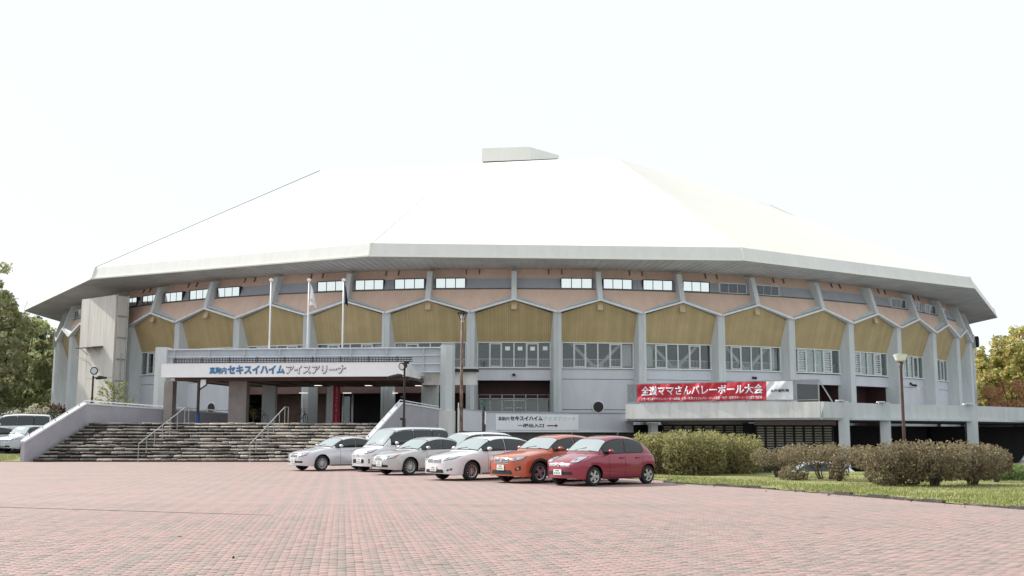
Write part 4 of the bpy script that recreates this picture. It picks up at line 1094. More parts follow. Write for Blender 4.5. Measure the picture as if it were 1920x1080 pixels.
# ================================================================== SERVICE TOWER (left)
tw = thing('service_tower', 'cream panelled box tower with a small hood on the left wall of the arena', 'tower', (-34.2, -39.65, 2.0)); o = tw.location
Ct_, Lt_ = Vector((-32.35, -40.5)), Vector((-36.45, -37.25)); dt = (Lt_-Ct_); Lw = dt.length; dt.normalize(); it = Vector((-dt.y, dt.x))*-1
if it.dot(Vector((.6, .8))) < 0: it = -it
ZT_ = 12.72
for k, (f0, f1) in enumerate(((0, .25), (.25, .52), (.52, .76), (.76, 1))):
    a, c_ = Ct_+dt*(Lw*f0+.008), Ct_+dt*(Lw*f1-.008); b = MB(o); b.wall([a, c_], .12+.01*(k % 2), LOW, 5.98 if k < 3 else ZT_); b.build('panel', M['panel'], tw)
    if k < 3: b = MB(o); b.wall([a, c_], .12+.01*(k % 2), 6.0, ZT_); b.build('panel', M['panel'], tw)
b = MB(o); e = Ct_+it*.1; b.prism([(p.x, p.y) for p in (e, Lt_+it*.1, Lt_+it*2.6, Ct_+it*1.0)], LOW, ZT_-.05); b.build('tower_body', M['panel'], tw)
z_ = 4.0
while z_ < ZT_:
    b = MB(o); a, c_ = Ct_+it*.15-dt*.05, Ct_+it*1.05-dt*.05; b.bar((a.x, a.y, z_), (c_.x, c_.y, z_), .07); b.build('side_rail', M['steel'], tw); z_ += 1.75
b = MB(o); c_ = Ct_+it*1.05-dt*.06; b.bar((c_.x, c_.y, LOW), (c_.x, c_.y, ZT_), .1); c_ = Ct_+it*.6-dt*.06; b.bar((c_.x, c_.y, LOW), (c_.x, c_.y, 8), .05); b.build('corner_post', M['steel'], tw)
# hood
h0, h1 = Ct_+dt*(Lw*.30), Ct_+dt*(Lw*.80); b = MB(o); hz0 = 8.55
P = [(h0.x, h0.y, hz0), (h1.x, h1.y, hz0), (h1.x-it.x*.95, h1.y-it.y*.95, hz0-.12), (h0.x-it.x*.95, h0.y-it.y*.95, hz0-.12)]
b.add(P+[(x, y, z2+.08) for x, y, z2 in P], [(3, 2, 1, 0), (4, 5, 6, 7), (0, 1, 5, 4), (1, 2, 6, 5), (2, 3, 7, 6), (3, 0, 4, 7)]); b.build('hood', M['darksteel'], tw)
for h_ in (.42, .70):
    a = Ct_+dt*(Lw*h_); b = MB(o); b.bar((a.x-it.x*.1, a.y-it.y*.1, 7.9), (a.x-it.x*.8, a.y-it.y*.8, 8.42), .05); b.build('hood_strut', M['pconc'], tw)
a = Ct_+dt*(Lw*.74); b = MB(o); b.bar((a.x-it.x*.15, a.y-it.y*.15, 7.6), (a.x-it.x*1.0, a.y-it.y*1.0, 7.72), .12, .03); b.bar((a.x-it.x*.15+.3, a.y-it.y*.15, 7.3), (a.x-it.x*.9+.3, a.y-it.y*.9, 7.55), .1, .03); b.build('loose_board', M['capw'], tw)
# jutting box on the far-left wall
q = at(134, 690, -31.5); 

# ================================================================== POSTS AND LAMPS
def lamp_arm(p, zt, label, disc=.26):
    t = thing('street_lamp', label, 'street lamp', p); o = t.location; x, y, z0 = p
    b = MB(o); b.tube([(x, y, z0), (x, y, z0+(zt-z0)*.45)], .1, 10); b.tube([(x, y, z0+(zt-z0)*.45), (x, y, zt)], .06, 10); b.build('post', M['darksteel'], t)
    return t, o
p = at(172, 757, -58.5); t, o = lamp_arm((p.x, p.y, 2.2), 5.2, 'dark lamp post with round lens left of the canopy')
b = MB(o); b.tube([(p.x+.08, p.y-.1, 5.5), (p.x+.08, p.y+.08, 5.5)], [.26, .2], 16); b.build('round_lens', M['darksteel'], t)
b = MB(o); b.tube([(p.x+.08, p.y-.13, 5.5), (p.x+.08, p.y-.105, 5.5)], .19, 16); b.build('lens_face', M['greytext'], t)
b = MB(o); b.bar((p.x, p.y, 5.05), (p.x+.3, p.y-.1, 5.08), .06); b.tube([(p.x+.25, p.y-.1, 5.02), (p.x+.5, p.y-.15, 5.08), (p.x+.95, p.y-.2, 5.05)], [.08, .13, .06], 10); b.build('lamp_arm', M['darksteel'], t)
p = at(757, 803, -68.3); t, o = lamp_arm((p.x, p.y, 0), 5.25, 'dark lamp post with tilted lens and arm lamp before the right wing wall')
b = MB(o); b.tube([(p.x-.12, p.y-.2, 5.2), (p.x, p.y+.1, 5.28)], [.22, .16], 16); b.build('round_lens', M['darksteel'], t)
b = MB(o); b.tube([(p.x-.145, p.y-.24, 5.19), (p.x-.135, p.y-.225, 5.195)], .16, 16); b.build('lens_face', M['capw'], t)
b = MB(o); b.box((p.x+.1, p.y, 5.42), (.28, .12, .12)); b.build('lamp_bracket', M['chassis'], t)
b = MB(o); b.bar((p.x, p.y, 4.72), (p.x-.2, p.y-.05, 4.72), .05); b.tube([(p.x-.12, p.y-.05, 4.72), (p.x-.35, p.y-.1, 4.70), (p.x-.85, p.y-.2, 4.60)], [.07, .12, .09], 10); b.build('lamp_arm', M['darksteel'], t)
for z_ in (2.35, 3.55): b = MB(o); b.box((p.x-.1, p.y-.02, z_), (.2, .14, .12)); b.build('band_clamp', M['chassis'], t)
# tall rusty pole with open cage head
p = at(865, 808, -69.5); t = thing('street_lamp', 'tall rusty lamp pole with empty open head in front of the ochre panels', 'street lamp', (p.x, p.y, 0)); o = t.location
zt = at(866, 602, -69.5).z
b = MB(o); b.tube([(p.x, p.y, 0), (p.x-.01, p.y, zt*.6), (p.x, p.y, zt)], [.10, .085, .07], 10); b.build('post', M['rust'], t, smooth=True)
b = MB(o)
for k in range(5):
    a_ = k*2*math.pi/5; b.bar((p.x, p.y, zt-.1), (p.x+.27*math.cos(a_), p.y+.27*math.sin(a_), zt+.42), .035)
b.tube([(p.x, p.y, zt+.42), (p.x, p.y, zt+.47)], .3, 14); b.build('cage_head', M['darksteel'], t)
b = MB(o); b.tube([(p.x, p.y, zt-.05), (p.x, p.y, zt+.3)], [.07, .12], 8); b.build('lamp_holder', M['capw'], t)
b = MB(o); b.tube([(p.x-.16, p.y+.02, 0), (p.x-.16, p.y+.02, 3.2)], .035, 6); b.build('conduit', M['capw'], t)
# right lamp
p = ground_pt(1698, 886); p = at(1698, 880, -80.4); t = thing('street_lamp', 'brown lamp post with white cone head behind the right hedge', 'street lamp', (p.x, p.y, 0)); o = t.location
zt = at(1691, 678, -80.4).z
b = MB(o); b.tube([(p.x, p.y, 0), (p.x, p.y, zt*.45), (p.x, p.y, zt-.3), (p.x, p.y, zt)], [.075, .07, .06, .13], 12); b.build('post', mk('brown_post', (.12, .06, .065), .5, var=.3, scale=4), t, smooth=True)
b = MB(o); b.tube([(p.x, p.y, zt+.0), (p.x, p.y, zt+.05), (p.x, p.y, zt+.28), (p.x, p.y, zt+.30)], [.12, .21, .30, .28], 20); b.build('cone_lens', M['lampglass'], t, smooth=False)
b = MB(o); b.tube([(p.x, p.y, zt+.302), (p.x, p.y, zt+.33)], [.30, .26], 20); b.build('lamp_lid', M['steel'], t)
# bracket post on the platform
p = at(370, 792, -61.2); t = thing('bracket_post', 'dark post with an angled bracket panel at the head of the steps', 'post', (p.x, p.y, 2.17)); o = t.location
b = MB(o); b.tube([(p.x, p.y, 2.17), (p.x, p.y, 4.85)], .09, 10); b.build('post', M['darksteel'], t)
b = MB(o); b.tube([(p.x, p.y, 2.17), (p.x, p.y, 2.72)], .125, 12); b.build('blue_wrap', M['blue'], t)
b = MB(o); b.bar((p.x+.05, p.y, 4.2), (p.x+.5, p.y-.05, 4.5), .07); b.bar((p.x+.5, p.y-.05, 4.5), (p.x+.5, p.y-.05, 4.9), .07); b.bar((p.x, p.y, 4.85), (p.x+.5, p.y-.05, 4.88), .06); b.build('bracket', M['darksteel'], t)
b = MB(o); b.add([(p.x+.06, p.y, 4.3), (p.x+.44, p.y-.04, 4.55), (p.x+.44, p.y-.04, 4.82), (p.x+.1, p.y, 4.82), (p.x+.06, p.y+.03, 4.3), (p.x+.44, p.y-.01, 4.55), (p.x+.44, p.y-.01, 4.82), (p.x+.1, p.y+.03, 4.82)], [(0, 1, 2, 3), (7, 6, 5, 4), (0, 4, 5, 1), (1, 5, 6, 2), (2, 6, 7, 3), (3, 7, 4, 0)]); b.build('panel', M['boardwhite'], t)

# ================================================================== CARS
def interp(pts, x):
    """smooth (monotone cubic) profile through control points"""
    xs = [p[0] for p in pts]; ys = [p[1] for p in pts]; n = len(xs)
    if x <= xs[0]: return ys[0]
    if x >= xs[-1]: return ys[-1]
    d = [(ys[i+1]-ys[i])/(xs[i+1]-xs[i]) for i in range(n-1)]
    m = [d[0]]+[0 if d[i-1]*d[i] <= 0 else 2*d[i-1]*d[i]/(d[i-1]+d[i]) for i in range(1, n-1)]+[d[-1]]
    i = max(k for k in range(n-1) if xs[k] <= x); h = xs[i+1]-xs[i]; t = (x-xs[i])/h
    return (2*t**3-3*t*t+1)*ys[i]+(t**3-2*t*t+t)*h*m[i]+(-2*t**3+3*t*t)*ys[i+1]+(t**3-t*t)*h*m[i+1]

def wheel_mesh(style):
    """tyre and rim meshes, axle along Y, outer side at -Y, radius 1"""
    def lathe(prof, n, m, name):
        P = []; F = []
        for r_, y in prof: P += [(r_*math.cos(2*math.pi*k/n), y, r_*math.sin(2*math.pi*k/n)) for k in range(n)]
        for i in range(len(prof)-1):
            for k in range(n): F.append((i*n+k, i*n+(k+1) % n, (i+1)*n+(k+1) % n, (i+1)*n+k))
        me = bpy.data.meshes.new(name); me.from_pydata(P, [], F); me.materials.append(m); me.shade_smooth(); return me
    W_ = .33
    ty = lathe([(.64, -W_+.06), (.68, -W_+.0), (.80, -W_-.02), (.93, -W_+.02), (.985, -W_+.1), (1, 0), (.985, W_-.1), (.9, W_), (.6, W_)], 28, M['tyre'], 'tyre')
    b = MB(); n = 24
    for r0, r1, y0, y1 in ((.66, .60, -W_+.02, -W_+.06), (.60, .58, -W_+.06, W_*.4)):
        P = [(r*math.cos(2*math.pi*k/n), y, r*math.sin(2*math.pi*k/n)) for r, y in ((r0, y0), (r1, y1)) for k in range(n)]
        b.add(P, [(k, (k+1) % n, n+(k+1) % n, n+k) for k in range(n)])
    ns, w0, w1 = {'five': (5, .13, .17), 'ten': (10, .06, .05), 'twelve': (12, .055, .04), 'cross': (8, .075, .06), 'steel': (7, .16, .15)}[style]
    for k in range(ns):
        a = 2*math.pi*k/ns+.3
        sk = .22 if style == 'cross' and k % 2 else (-.22 if style == 'cross' else 0)
        ca, sa = math.cos(a), math.sin(a); tx, tz = -sa, ca
        for_ = []
        for r_, w, y in ((.12, w0, -W_+.06), (.63, w1, -W_+.04)):
            off = sk*(r_-.12)
            for s in (-1, 1): for_.append((r_*ca+tx*(s*w+off), y, r_*sa+tz*(s*w+off)))
        back = [(x, y+.1, z) for x, y, z in for_]
        b.add(for_+back, [(0, 1, 3, 2), (4, 6, 7, 5), (0, 2, 6, 4), (1, 5, 7, 3)])
    P = [(.17*math.cos(2*math.pi*k/12), -W_+.03, .17*math.sin(2*math.pi*k/12)) for k in range(12)]+[(0, -W_+.01, 0)]
    b.add(P, [(k, (k+1) % 12, 12) for k in range(12)])
    o = b.build('rim', M['rim'] if style not in ('twelve', 'ten', 'cross') else M['rim'], None, fix=False); rm = o.data; bpy.data.objects.remove(o)
    b = MB(); P = [(.585*math.cos(2*math.pi*k/20), .02, .585*math.sin(2*math.pi*k/20)) for k in range(20)]; b.add(P, [tuple(range(20))])
    o = b.build('wheel_back', M['chassis'], None, fix=False); bk = o.data; bpy.data.objects.remove(o)
    return ty, rm, bk
WM = {k: wheel_mesh(k) for k in ('five', 'ten', 'twelve', 'cross', 'steel')}

def make_car(name, label, cat, loc, heading, L=4.4, W=1.7, H=1.5, fo=.85, wb=2.6, R_=.31, mat=None, style='ten', top=None, cab=None,
             tum=.16, nf=3.0, nr=3.4, grp=None, clad=False, sidewin=None, belt=.93, head=None, grille=None, intake=None, plate=(0, .42), fog=None,
             emblem=True, ground=0., roofrail=False, amber=False, body_n=5.0, extra=None):
    """front at x=0, rear at x=L, near side is -y; cab = (x base of windscreen, x top, x roof end, x rear base), z of roof profile"""
    root = thing(name, label, cat, (loc[0], loc[1], ground), heading, grp)
    HWd = W/2; xa = [fo, fo+wb]; Ra = R_+.055; sill = .20
    a_f, a_r = .62, .45
    # stations
    st = set()
    for k in range(11): t = math.pi/2*k/10; st.add(round(a_f*(1-math.cos(t)**(2/nf)) if k < 10 else a_f, 5))
    for k in range(9): t = math.pi/2*k/8; st.add(round(L-a_r*(1-math.cos(t)**(2/nr)) if k < 8 else L-a_r, 5))
    for c in xa:
        for k in range(13): st.add(round(c-Ra*math.cos(math.pi*k/12), 5))
        st.add(round(c-Ra-.001, 5)); st.add(round(c+Ra+.001, 5))
    for k in range(24): st.add(round(a_f+(L-a_f-a_r)*k/23, 5))
    st = sorted(s for s in st if 0 <= s <= L); st2 = [st[0]]
    for s in st[1:]:
        if s-st2[-1] > .0009: st2.append(s)
    st = st2
    def plan(x):
        if x < a_f: u = 1-x/a_f; return HWd*max(0, 1-u**nf)**(1/nf)
        if x > L-a_r: u = 1-(L-x)/a_r; return HWd*max(0, 1-u**nr)**(1/nr)
        return HWd
    def zb(x):
        base = interp([(0, .24), (.35, .21), (fo, sill), (L-.6, sill), (L, .30)], x)
        for c in xa:
            if abs(x-c) < Ra: base = max(base, R_+math.sqrt(Ra*Ra-(x-c)**2)*1.0)
        return base
    def sidef(z): return interp([(.15, .94), (.32, .985), (.55, 1.0), (.72, .995), (.86, .965), (1.05, .94)], z*1.0)
    NSD, NRD, NTP = 9, 3, 4
    P = []; 
    for x in st:
        w = plan(x); zt = interp(top, x); zb_ = min(zb(x), zt-.08); zs = max(zb_+.04, zt-.10-.03*min(1, w/HWd))
        half = []
        for k in range(NSD): z = zb_+(zs-zb_)*k/(NSD-1); half.append((w*sidef(z), z))
        ys = w*sidef(zs); dz = zt-zs
        for k in range(1, NRD+1):
            a = math.pi/2*k/(NRD+1); half.append((ys-ys*.12*(1-math.cos(a)), zs+dz*.62*math.sin(a)))
        yr, zr = half[-1]
        for k in range(1, NTP+1): s = k/NTP; half.append((yr*(1-s), zr+(zt-zr)*(1-(1-s)**2)))
        P.append([(x, -y, z) for y, z in half]+[(x, y, z) for y, z in half[:-1][::-1]])
    m = len(P[0]); b = MB(); b.add([p for row in P for p in row], [(i*m+j, i*m+j+1, (i+1)*m+j+1, (i+1)*m+j) for i in range(len(P)-1) for j in range(m-1)])
    body = b.build('body', mat, root, smooth=True, fix=False)
    # cabin
    x1, x2, x3, x4, prof = cab; Yc = HWd*.955
    cshear = .16
    def zc(x): return interp(prof, x)
    def Y_at(x):
        f = interp([(x1, .92), (x1+.5, .98), ((x1+x4)/2, 1), (x4-.5, .97), (x4, .90)], x); return Yc*f
    bz = belt-.12
    xs = [x1+(x4-x1)*(.5-.5*math.cos(math.pi*k/34)) for k in range(35)]
    rows = []; NV_ = 26
    def cabpt(x, ph):
        h = max(.01, zc(x)-bz); Y = Y_at(x); c, s = math.cos(ph), math.sin(ph); n = body_n
        y = Y*math.copysign(abs(c)**(2/n), c); z = bz+h*abs(s)**(2/n)
        y *= 1-tum*max(0, (z-belt))/(H-belt)
        k = (y/Yc)**2
        xx_ = x+cshear*k*max(0, 1-(x-x1)/(x2-x1+.6))-.10*k*max(0, 1-(x4-x)/(x4-x3+.5))
        return (xx_, -y, z)
    for x in xs: rows.append([cabpt(x, math.pi*k/NV_) for k in range(NV_+1)])
    m2 = NV_+1; b = MB(); b.add([p for r_ in rows for p in r_], [(i*m2+j, i*m2+j+1, (i+1)*m2+j+1, (i+1)*m2+j) for i in range(len(rows)-1) for j in range(m2-1)])
    cabin = b.build('roof', mat, root, smooth=True, fix=False)
    for ob in (body, cabin):
        bm = bmesh.new(); bm.from_mesh(ob.data); bmesh.ops.remove_doubles(bm, verts=bm.verts, dist=.0005); bmesh.ops.recalc_face_normals(bm, faces=bm.faces)
        c = sum((f.normal.dot(f.calc_center_median()-Vector((L/2, 0, .5))) for f in bm.faces))
        if c < 0: bmesh.ops.reverse_faces(bm, faces=bm.faces)
        bm.to_mesh(ob.data); bm.free()
    vs_ = [v.co.copy() for v in body.data.vertices]; fs_ = [tuple(p.vertices) for p in body.data.polygons]; nn = len(vs_)
    vs_ += [v.co.copy() for v in cabin.data.vertices]; fs_ += [tuple(i+nn for i in p.vertices) for p in cabin.data.polygons]
    bvh = BVHTree.FromPolygons(vs_, fs_)
    cbvh = BVHTree.FromPolygons(vs_[nn:], [tuple(i-nn for i in f) for f in fs_ if f[0] >= nn])
    def decal(nm, grid, d, mt, off=.006, thick=0, parent=root, jump=.16, bvh=bvh):
        """grid[i][j] = ray origins; cast along d on the body, returns a patch lying on it"""
        d = Vector(d).normalized(); V = []; idx = {}
        for i, r_ in enumerate(grid):
            for j, p in enumerate(r_):
                hit, nrm, _, _ = bvh.ray_cast(Vector(p), d)
                if hit:
                    if nrm.dot(d) > 0: nrm = -nrm
                    idx[i, j] = len(V); V.append(hit+nrm*off)
        F = []
        for i in range(len(grid)-1):
            for j in range(len(grid[0])-1):
                q = [idx.get(k) for k in ((i, j), (i+1, j), (i+1, j+1), (i, j+1))]
                if None in q: continue
                if max(abs((V[a]-V[q[0]]).dot(d)) for a in q) > jump: continue
                F.append(tuple(q))
        if not F: return None
        me = bpy.data.meshes.new(nm); me.from_pydata(V, [], F); me.materials.append(mt); me.shade_smooth()
        return link(nm, me, parent)
    def quadgrid(c, n=8, m_=5, rnd=.0):
        """bilinear grid over 4 corners"""
        g = []
        for i in range(n+1):
            r_ = []
            for j in range(m_+1):
                u, v = i/n*2-1, j/m_*2-1
                if rnd: uu = u*math.sqrt(1-rnd*v*v/2); vv = v*math.sqrt(1-rnd*u*u/2); u, v = uu, vv
                u, v = (u+1)/2, (v+1)/2
                r_.append(Vector(c[0])*(1-u)*(1-v)+Vector(c[1])*u*(1-v)+Vector(c[2])*u*v+Vector(c[3])*(1-u)*v)
            g.append(r_)
        return g
    # windscreen and rear window
    def screen_patch(nm, xa_, xb_, frac, mt, off):
        g = []
        for i in range(15):
            r_ = []
            for j in range(21):
                x = xa_+(xb_-xa_)*i/14; v = -1+2*j/20
                y = v*Y_at(x)*frac*(1-tum*max(0, zc(x)-belt)/(H-belt))
                k = (y/Yc)**2
                xx_ = x+cshear*k*max(0, 1-(x-x1)/(x2-x1+.6))-.10*k*max(0, 1-(x4-x)/(x4-x3+.5))
                r_.append(Vector((xx_, y, 3)))
            g.append(r_)
        return decal(nm, g, (0, 0, -1), mt, off, jump=.3, bvh=cbvh)
    xw0 = x1+.0
    for k in range(60):
        xw0 = x1+(x2-x1)*k/60
        if zc(xw0) > interp(top, xw0)+.015: break
    screen_patch('windscreen_seal', xw0-.0, x2+.03, .93, M['chassis'], .003)
    ws = screen_patch('windscreen', xw0+.04, x2-.01, .885, M['wind'], .008)
    xr1 = x4
    for k in range(60):
        xr1 = x4-(x4-x3)*k/60
        if zc(xr1) > max(belt, interp(top, min(xr1, L)))+.03: break
    screen_patch('rear_window', x3+.06, xr1-.04, .84, M['carglass'], .007)
    # side windows
    for s in (-1, 1):
        nl = []
        for wi, (wx0, wx1) in enumerate(sidewin):
            for nm, ex, mt, off in (('window_seal', .035, M['chassis'], .003), ('side_window', 0, M['carglass'], .008)):
                g = []
                for i in range(15):
                    x = wx0-ex+(wx1-wx0+2*ex)*i/14
                    zlo = belt+.02-ex*.7+.035*(x-sidewin[0][0])/max(.5, sidewin[-1][1]-sidewin[0][0])
                    zhi = zc(x)-.125+ex*.8
                    hx = min(zhi, H-.10+ex*.8)
                    if hx < zlo+.01: hx = zlo+.01
                    g.append([Vector((x, s*3, zlo+(hx-zlo)*j/8)) for j in range(9)])
                decal(nm, g, (0, -s, 0), mt, off, jump=.3)
        # door seams, handles, mirror
        for dx_ in [sidewin[0][0]+.18, sidewin[0][1]+.04]+([sidewin[1][1]-.05] if len(sidewin) > 1 else []):
            g = quadgrid([(dx_-.005, s*3, .27), (dx_+.005, s*3, .27), (dx_+.005, s*3, belt-.03), (dx_-.005, s*3, belt-.03)], 1, 12)
            decal('door_seam', g, (0, -s, 0), M['chassis'], .003)
        for hx_ in [sidewin[0][1]-.12]+([sidewin[1][1]-.28] if len(sidewin) > 1 else []):
            hit = bvh.ray_cast(Vector((hx_, s*3, belt-.12)), Vector((0, -s, 0)))[0]
            if hit: b = MB(); b.box((hit.x, hit.y+s*.02, hit.z), (.17, .045, .03)); b.build('door_handle', mat, root)
        mx_ = sidewin[0][0]+.17; hit = bvh.ray_cast(Vector((mx_, s*3, belt+.05)), Vector((0, -s, 0)))[0]
        if hit:
            b = MB(); b.bar((mx_, hit.y, belt+.02), (mx_-.02, hit.y+s*.09, belt+.06), .06); b.build('mirror_arm', M['chassis'], root)
            bm = bmesh.new(); bmesh.ops.create_uvsphere(bm, u_segments=12, v_segments=8, radius=1)
            for v in bm.verts: v.co = Vector((mx_-.02+v.co.x*.075, hit.y+s*.16+v.co.y*.11, belt+.085+v.co.z*.068))
            me = bpy.data.meshes.new('door_mirror'); bm.to_mesh(me); bm.free(); me.materials.append(mat); me.shade_smooth(); link('door_mirror', me, root)
        g = quadgrid([(xa[0]+R_+.12, s*3, .19), (xa[1]-R_-.1, s*3, .19), (xa[1]-R_-.1, s*3, .255 if not clad else .33), (xa[0]+R_+.12, s*3, .255 if not clad else .33)], 10, 2)
        decal('sill_trim', g, (0, -s, 0), M['chassis'], .004)
        # arch lips
        for c in xa:
            wdt = .02 if not clad else .075
            g = [[Vector((c-(Ra+.004+wdt*j)*math.cos(math.pi*i/16), s*3, R_+(Ra+.004+wdt*j)*math.sin(math.pi*i/16))) for j in (0, 1)] for i in range(17)]
            decal('arch_trim', g, (0, -s, 0), M['chassis'] if clad else mat, .008)
    # wheels
    ty, rm, bk = WM[style]
    for c in xa:
        for s in (-1, 1):
            w = bpy.data.objects.new('wheel', None); col.objects.link(w); w.parent = root; w.location = (c, s*(HWd-R_*.33-.025), R_+.0); w.empty_display_size = .1
            w.scale = (R_, R_*s*-1, R_); w.rotation_euler = (0, random.uniform(0, 1), 0)
            link('tyre', ty, w); link('rim', rm, w); link('wheel_disc', bk, w)
    b = MB(); b.box((L/2, 0, .42), (L-.5, W-.5, .40)); b.box(((xa[0]+xa[1])/2, 0, .36), (wb-2*Ra-.06, W-.14, .28)); 
    b.build('underbody', M['chassis'], root)
    b = MB(); b.box(((x2+x3)/2+.25, 0, .72), (1.7, W-.5, .3)); b.box((x2+.02, 0, belt-.12), (.3, W-.45, .12)); 
    for yy in (-.36, .36): b.box((x2+.75, yy, 1.02), (.14, .46, .5)); b.box((x2+.75, yy, belt+.38), (.09, .24, .17))
    b.build('seats', M['interior_dark'], root)
    # front: lamps, grille, intake, plate
    if head:
        for s in (-1, 1):
            g = quadgrid([(-1, s*y, z) for y, z in head], 10, 6, .35)
            decal('headlight_seal', quadgrid([(-1, s*(y+(.015 if i in (1, 2) else -.015)), z+(.015 if i > 1 else -.015)) for i, (y, z) in enumerate(head)], 10, 6, .35), (1, 0, 0), M['chassis'], .003, jump=.3)
            hl = decal('headlight', g, (1, 0, 0), M['head'], .010, jump=.3)
            cy = sum(p[0] for p in head)/4; cz = sum(p[1] for p in head)/4; hh = (max(p[1] for p in head)-min(p[1] for p in head))
            for q_, rr in ((-.05, .028), (.06, .022)):
                dsc = quadgrid([(-1, s*(cy+q_-rr), cz-rr), (-1, s*(cy+q_+rr), cz-rr), (-1, s*(cy+q_+rr), cz+rr), (-1, s*(cy+q_-rr), cz+rr)], 4, 4, .95)
                decal('headlight_bulb', dsc, (1, 0, 0), M['chassis'] if q_ < 0 else M['chrome'], .013, parent=hl or root)
            if amber:
                y1_ = max(p[0] for p in head); g = quadgrid([(-1, s*(y1_-.09), cz-.01), (-1, s*(y1_-.03), cz+.02), (-1, s*(y1_-.0), cz+hh*.42), (-1, s*(y1_-.06), cz+hh*.40)], 5, 5, .3)
                decal('indicator', g, (1, 0, 0), M['amber'], .014, jump=.3)
    for k, (nm, lst, mt) in enumerate((('grille', grille, M['chassis']), ('air_intake', intake, M['chassis']), ('fog_recess', fog, M['chassis']))):
        for q in (lst or []):
            sides = (1,) if q[0][0] < 0 and q[1][0] > 0 else (-1, 1)
            for s in sides:
                g = quadgrid([(-1, s*y, z) for y, z in q], 12, 5, .12); decal(nm, g, (1, 0, 0), mt, .006, jump=.3)
            if nm == 'grille':
                y0_, y1_ = q[0][0], q[1][0]; z0_, z1_ = q[0][1], q[2][1]
                for s in sides:
                    for f_ in (.02, .34, .66, .98):
                        zz = z0_+(z1_-z0_)*f_; g = quadgrid([(-1, s*y0_, zz-.008), (-1, s*y1_, zz-.008), (-1, s*y1_, zz+.008), (-1, s*y0_, zz+.008)], 10, 1); decal('grille_bar', g, (1, 0, 0), M['chrome'], .012, jump=.3)
            if nm == 'fog_recess':
                cy = sum(p[0] for p in q)/4; cz = sum(p[1] for p in q)/4
                for s in (-1, 1):
                    g = quadgrid([(-1, s*(cy-.035), cz-.035), (-1, s*(cy+.035), cz-.035), (-1, s*(cy+.035), cz+.035), (-1, s*(cy-.035), cz+.035)], 4, 4, .95); decal('fog_lamp', g, (1, 0, 0), M['head'], .012)
    hit = bvh.ray_cast(Vector((-1, plate[0], plate[1])), Vector((1, 0, 0)))[0]
    if hit:
        pl_ = MB(); pl_.box((hit.x-.02, plate[0], plate[1]), (.02, .34, .17)); po = pl_.build('licence_plate', M['plate'], root)
        q = MB(); q.box((hit.x-.033, plate[0], plate[1]+.045), (.004, .16, .028))
        for k in range(4): q.box((hit.x-.033, plate[0]-.105+k*.07, plate[1]-.03), (.004, .035 if k % 2 else .022, .06))
        q.build('plate_print', M['green'], po)
    if emblem and (grille or True):
        ez = (sum(p[1] for p in grille[0])/4 if grille else .7); hit = bvh.ray_cast(Vector((-1, 0, ez)), Vector((1, 0, 0)))[0]
        if hit:
            b = MB(); b.tube([(hit.x-.03, 0, ez), (hit.x-.005, 0, ez)], [.05, .055], 14); e_ = b.build('emblem', M['chrome'], root)
    # rear lamps
    for s in (-1, 1):
        g = quadgrid([(L+1, s*(HWd*.62), .72), (L+1, s*(HWd*.93), .72), (L+1, s*(HWd*.93), .92), (L+1, s*(HWd*.62), .92)], 6, 4, .2); decal('tail_light', g, (-1, 0, 0), M['tail'], .008, jump=.3)
    # wipers, antenna
    for yy in (-.35, .25):
        h0 = bvh.ray_cast(Vector((xw0+.05, yy, 3)), Vector((0, 0, -1)))[0]; h1_ = bvh.ray_cast(Vector((xw0+.12, yy-.42, 3)), Vector((0, 0, -1)))[0]
        if h0 and h1_: b = MB(); b.bar(h0+Z*.02, h1_+Z*.02, .018); b.build('wiper', M['chassis'], root)
    hit = bvh.ray_cast(Vector((x3-.15, 0, 3)), Vector((0, 0, -1)))[0]
    if hit: b = MB(); b.bar(hit, hit+Vector((.12, 0, .14)), .015); b.build('antenna', M['chassis'], root)
    if extra: extra(root, bvh, decal, quadgrid)
    # no part of this shell below the plaza
    return root
M['interior_dark'] = mk('car_seat_cloth', (.06, .06, .065), .9)
PT = {'silver': paint('silver', (.60, .60, .64), .4), 'white': paint('white', (.74, .74, .77), .0), 'pearl': paint('pearl_white', (.70, .69, .72), .1), 'silver2': paint('grey_silver', (.50, .49, .50), .45),
      'orange': paint('burnt_orange', (.46, .085, .032), .25), 'red': paint('crimson', (.27, .018, .05), .35), 'black': paint('black', (.02, .02, .025), .2), 'redb': paint('plain_red', (.4, .03, .04), .1),
      'paleblue': paint('pale_silver_blue', (.44, .49, .54), .4), 'dark': paint('dark_maroon', (.05, .018, .022), .2)}
HEAD = math.atan2(.62, .78)            # local +x (towards the rear) points back and to the right
def place(front_axle_px, side_off, W, fo, dy=0):
    return None
def front_from_wheel(wx, wy, W, fo, hd=HEAD):
    """world position of the car's nose centre from the ground point of its near front wheel"""
    ax = Vector((math.cos(hd), math.sin(hd))); sd = Vector((-ax.y, ax.x))       # +y side (far)
    p = Vector((wx, wy))+sd*(W/2-.12)-ax*fo
    return (p.x, p.y)
HD = 41
def wheel_at(px, py): q = ground_pt(px, py); return q.x, q.y
GRP = 'cars parked in a row on the brick plaza'
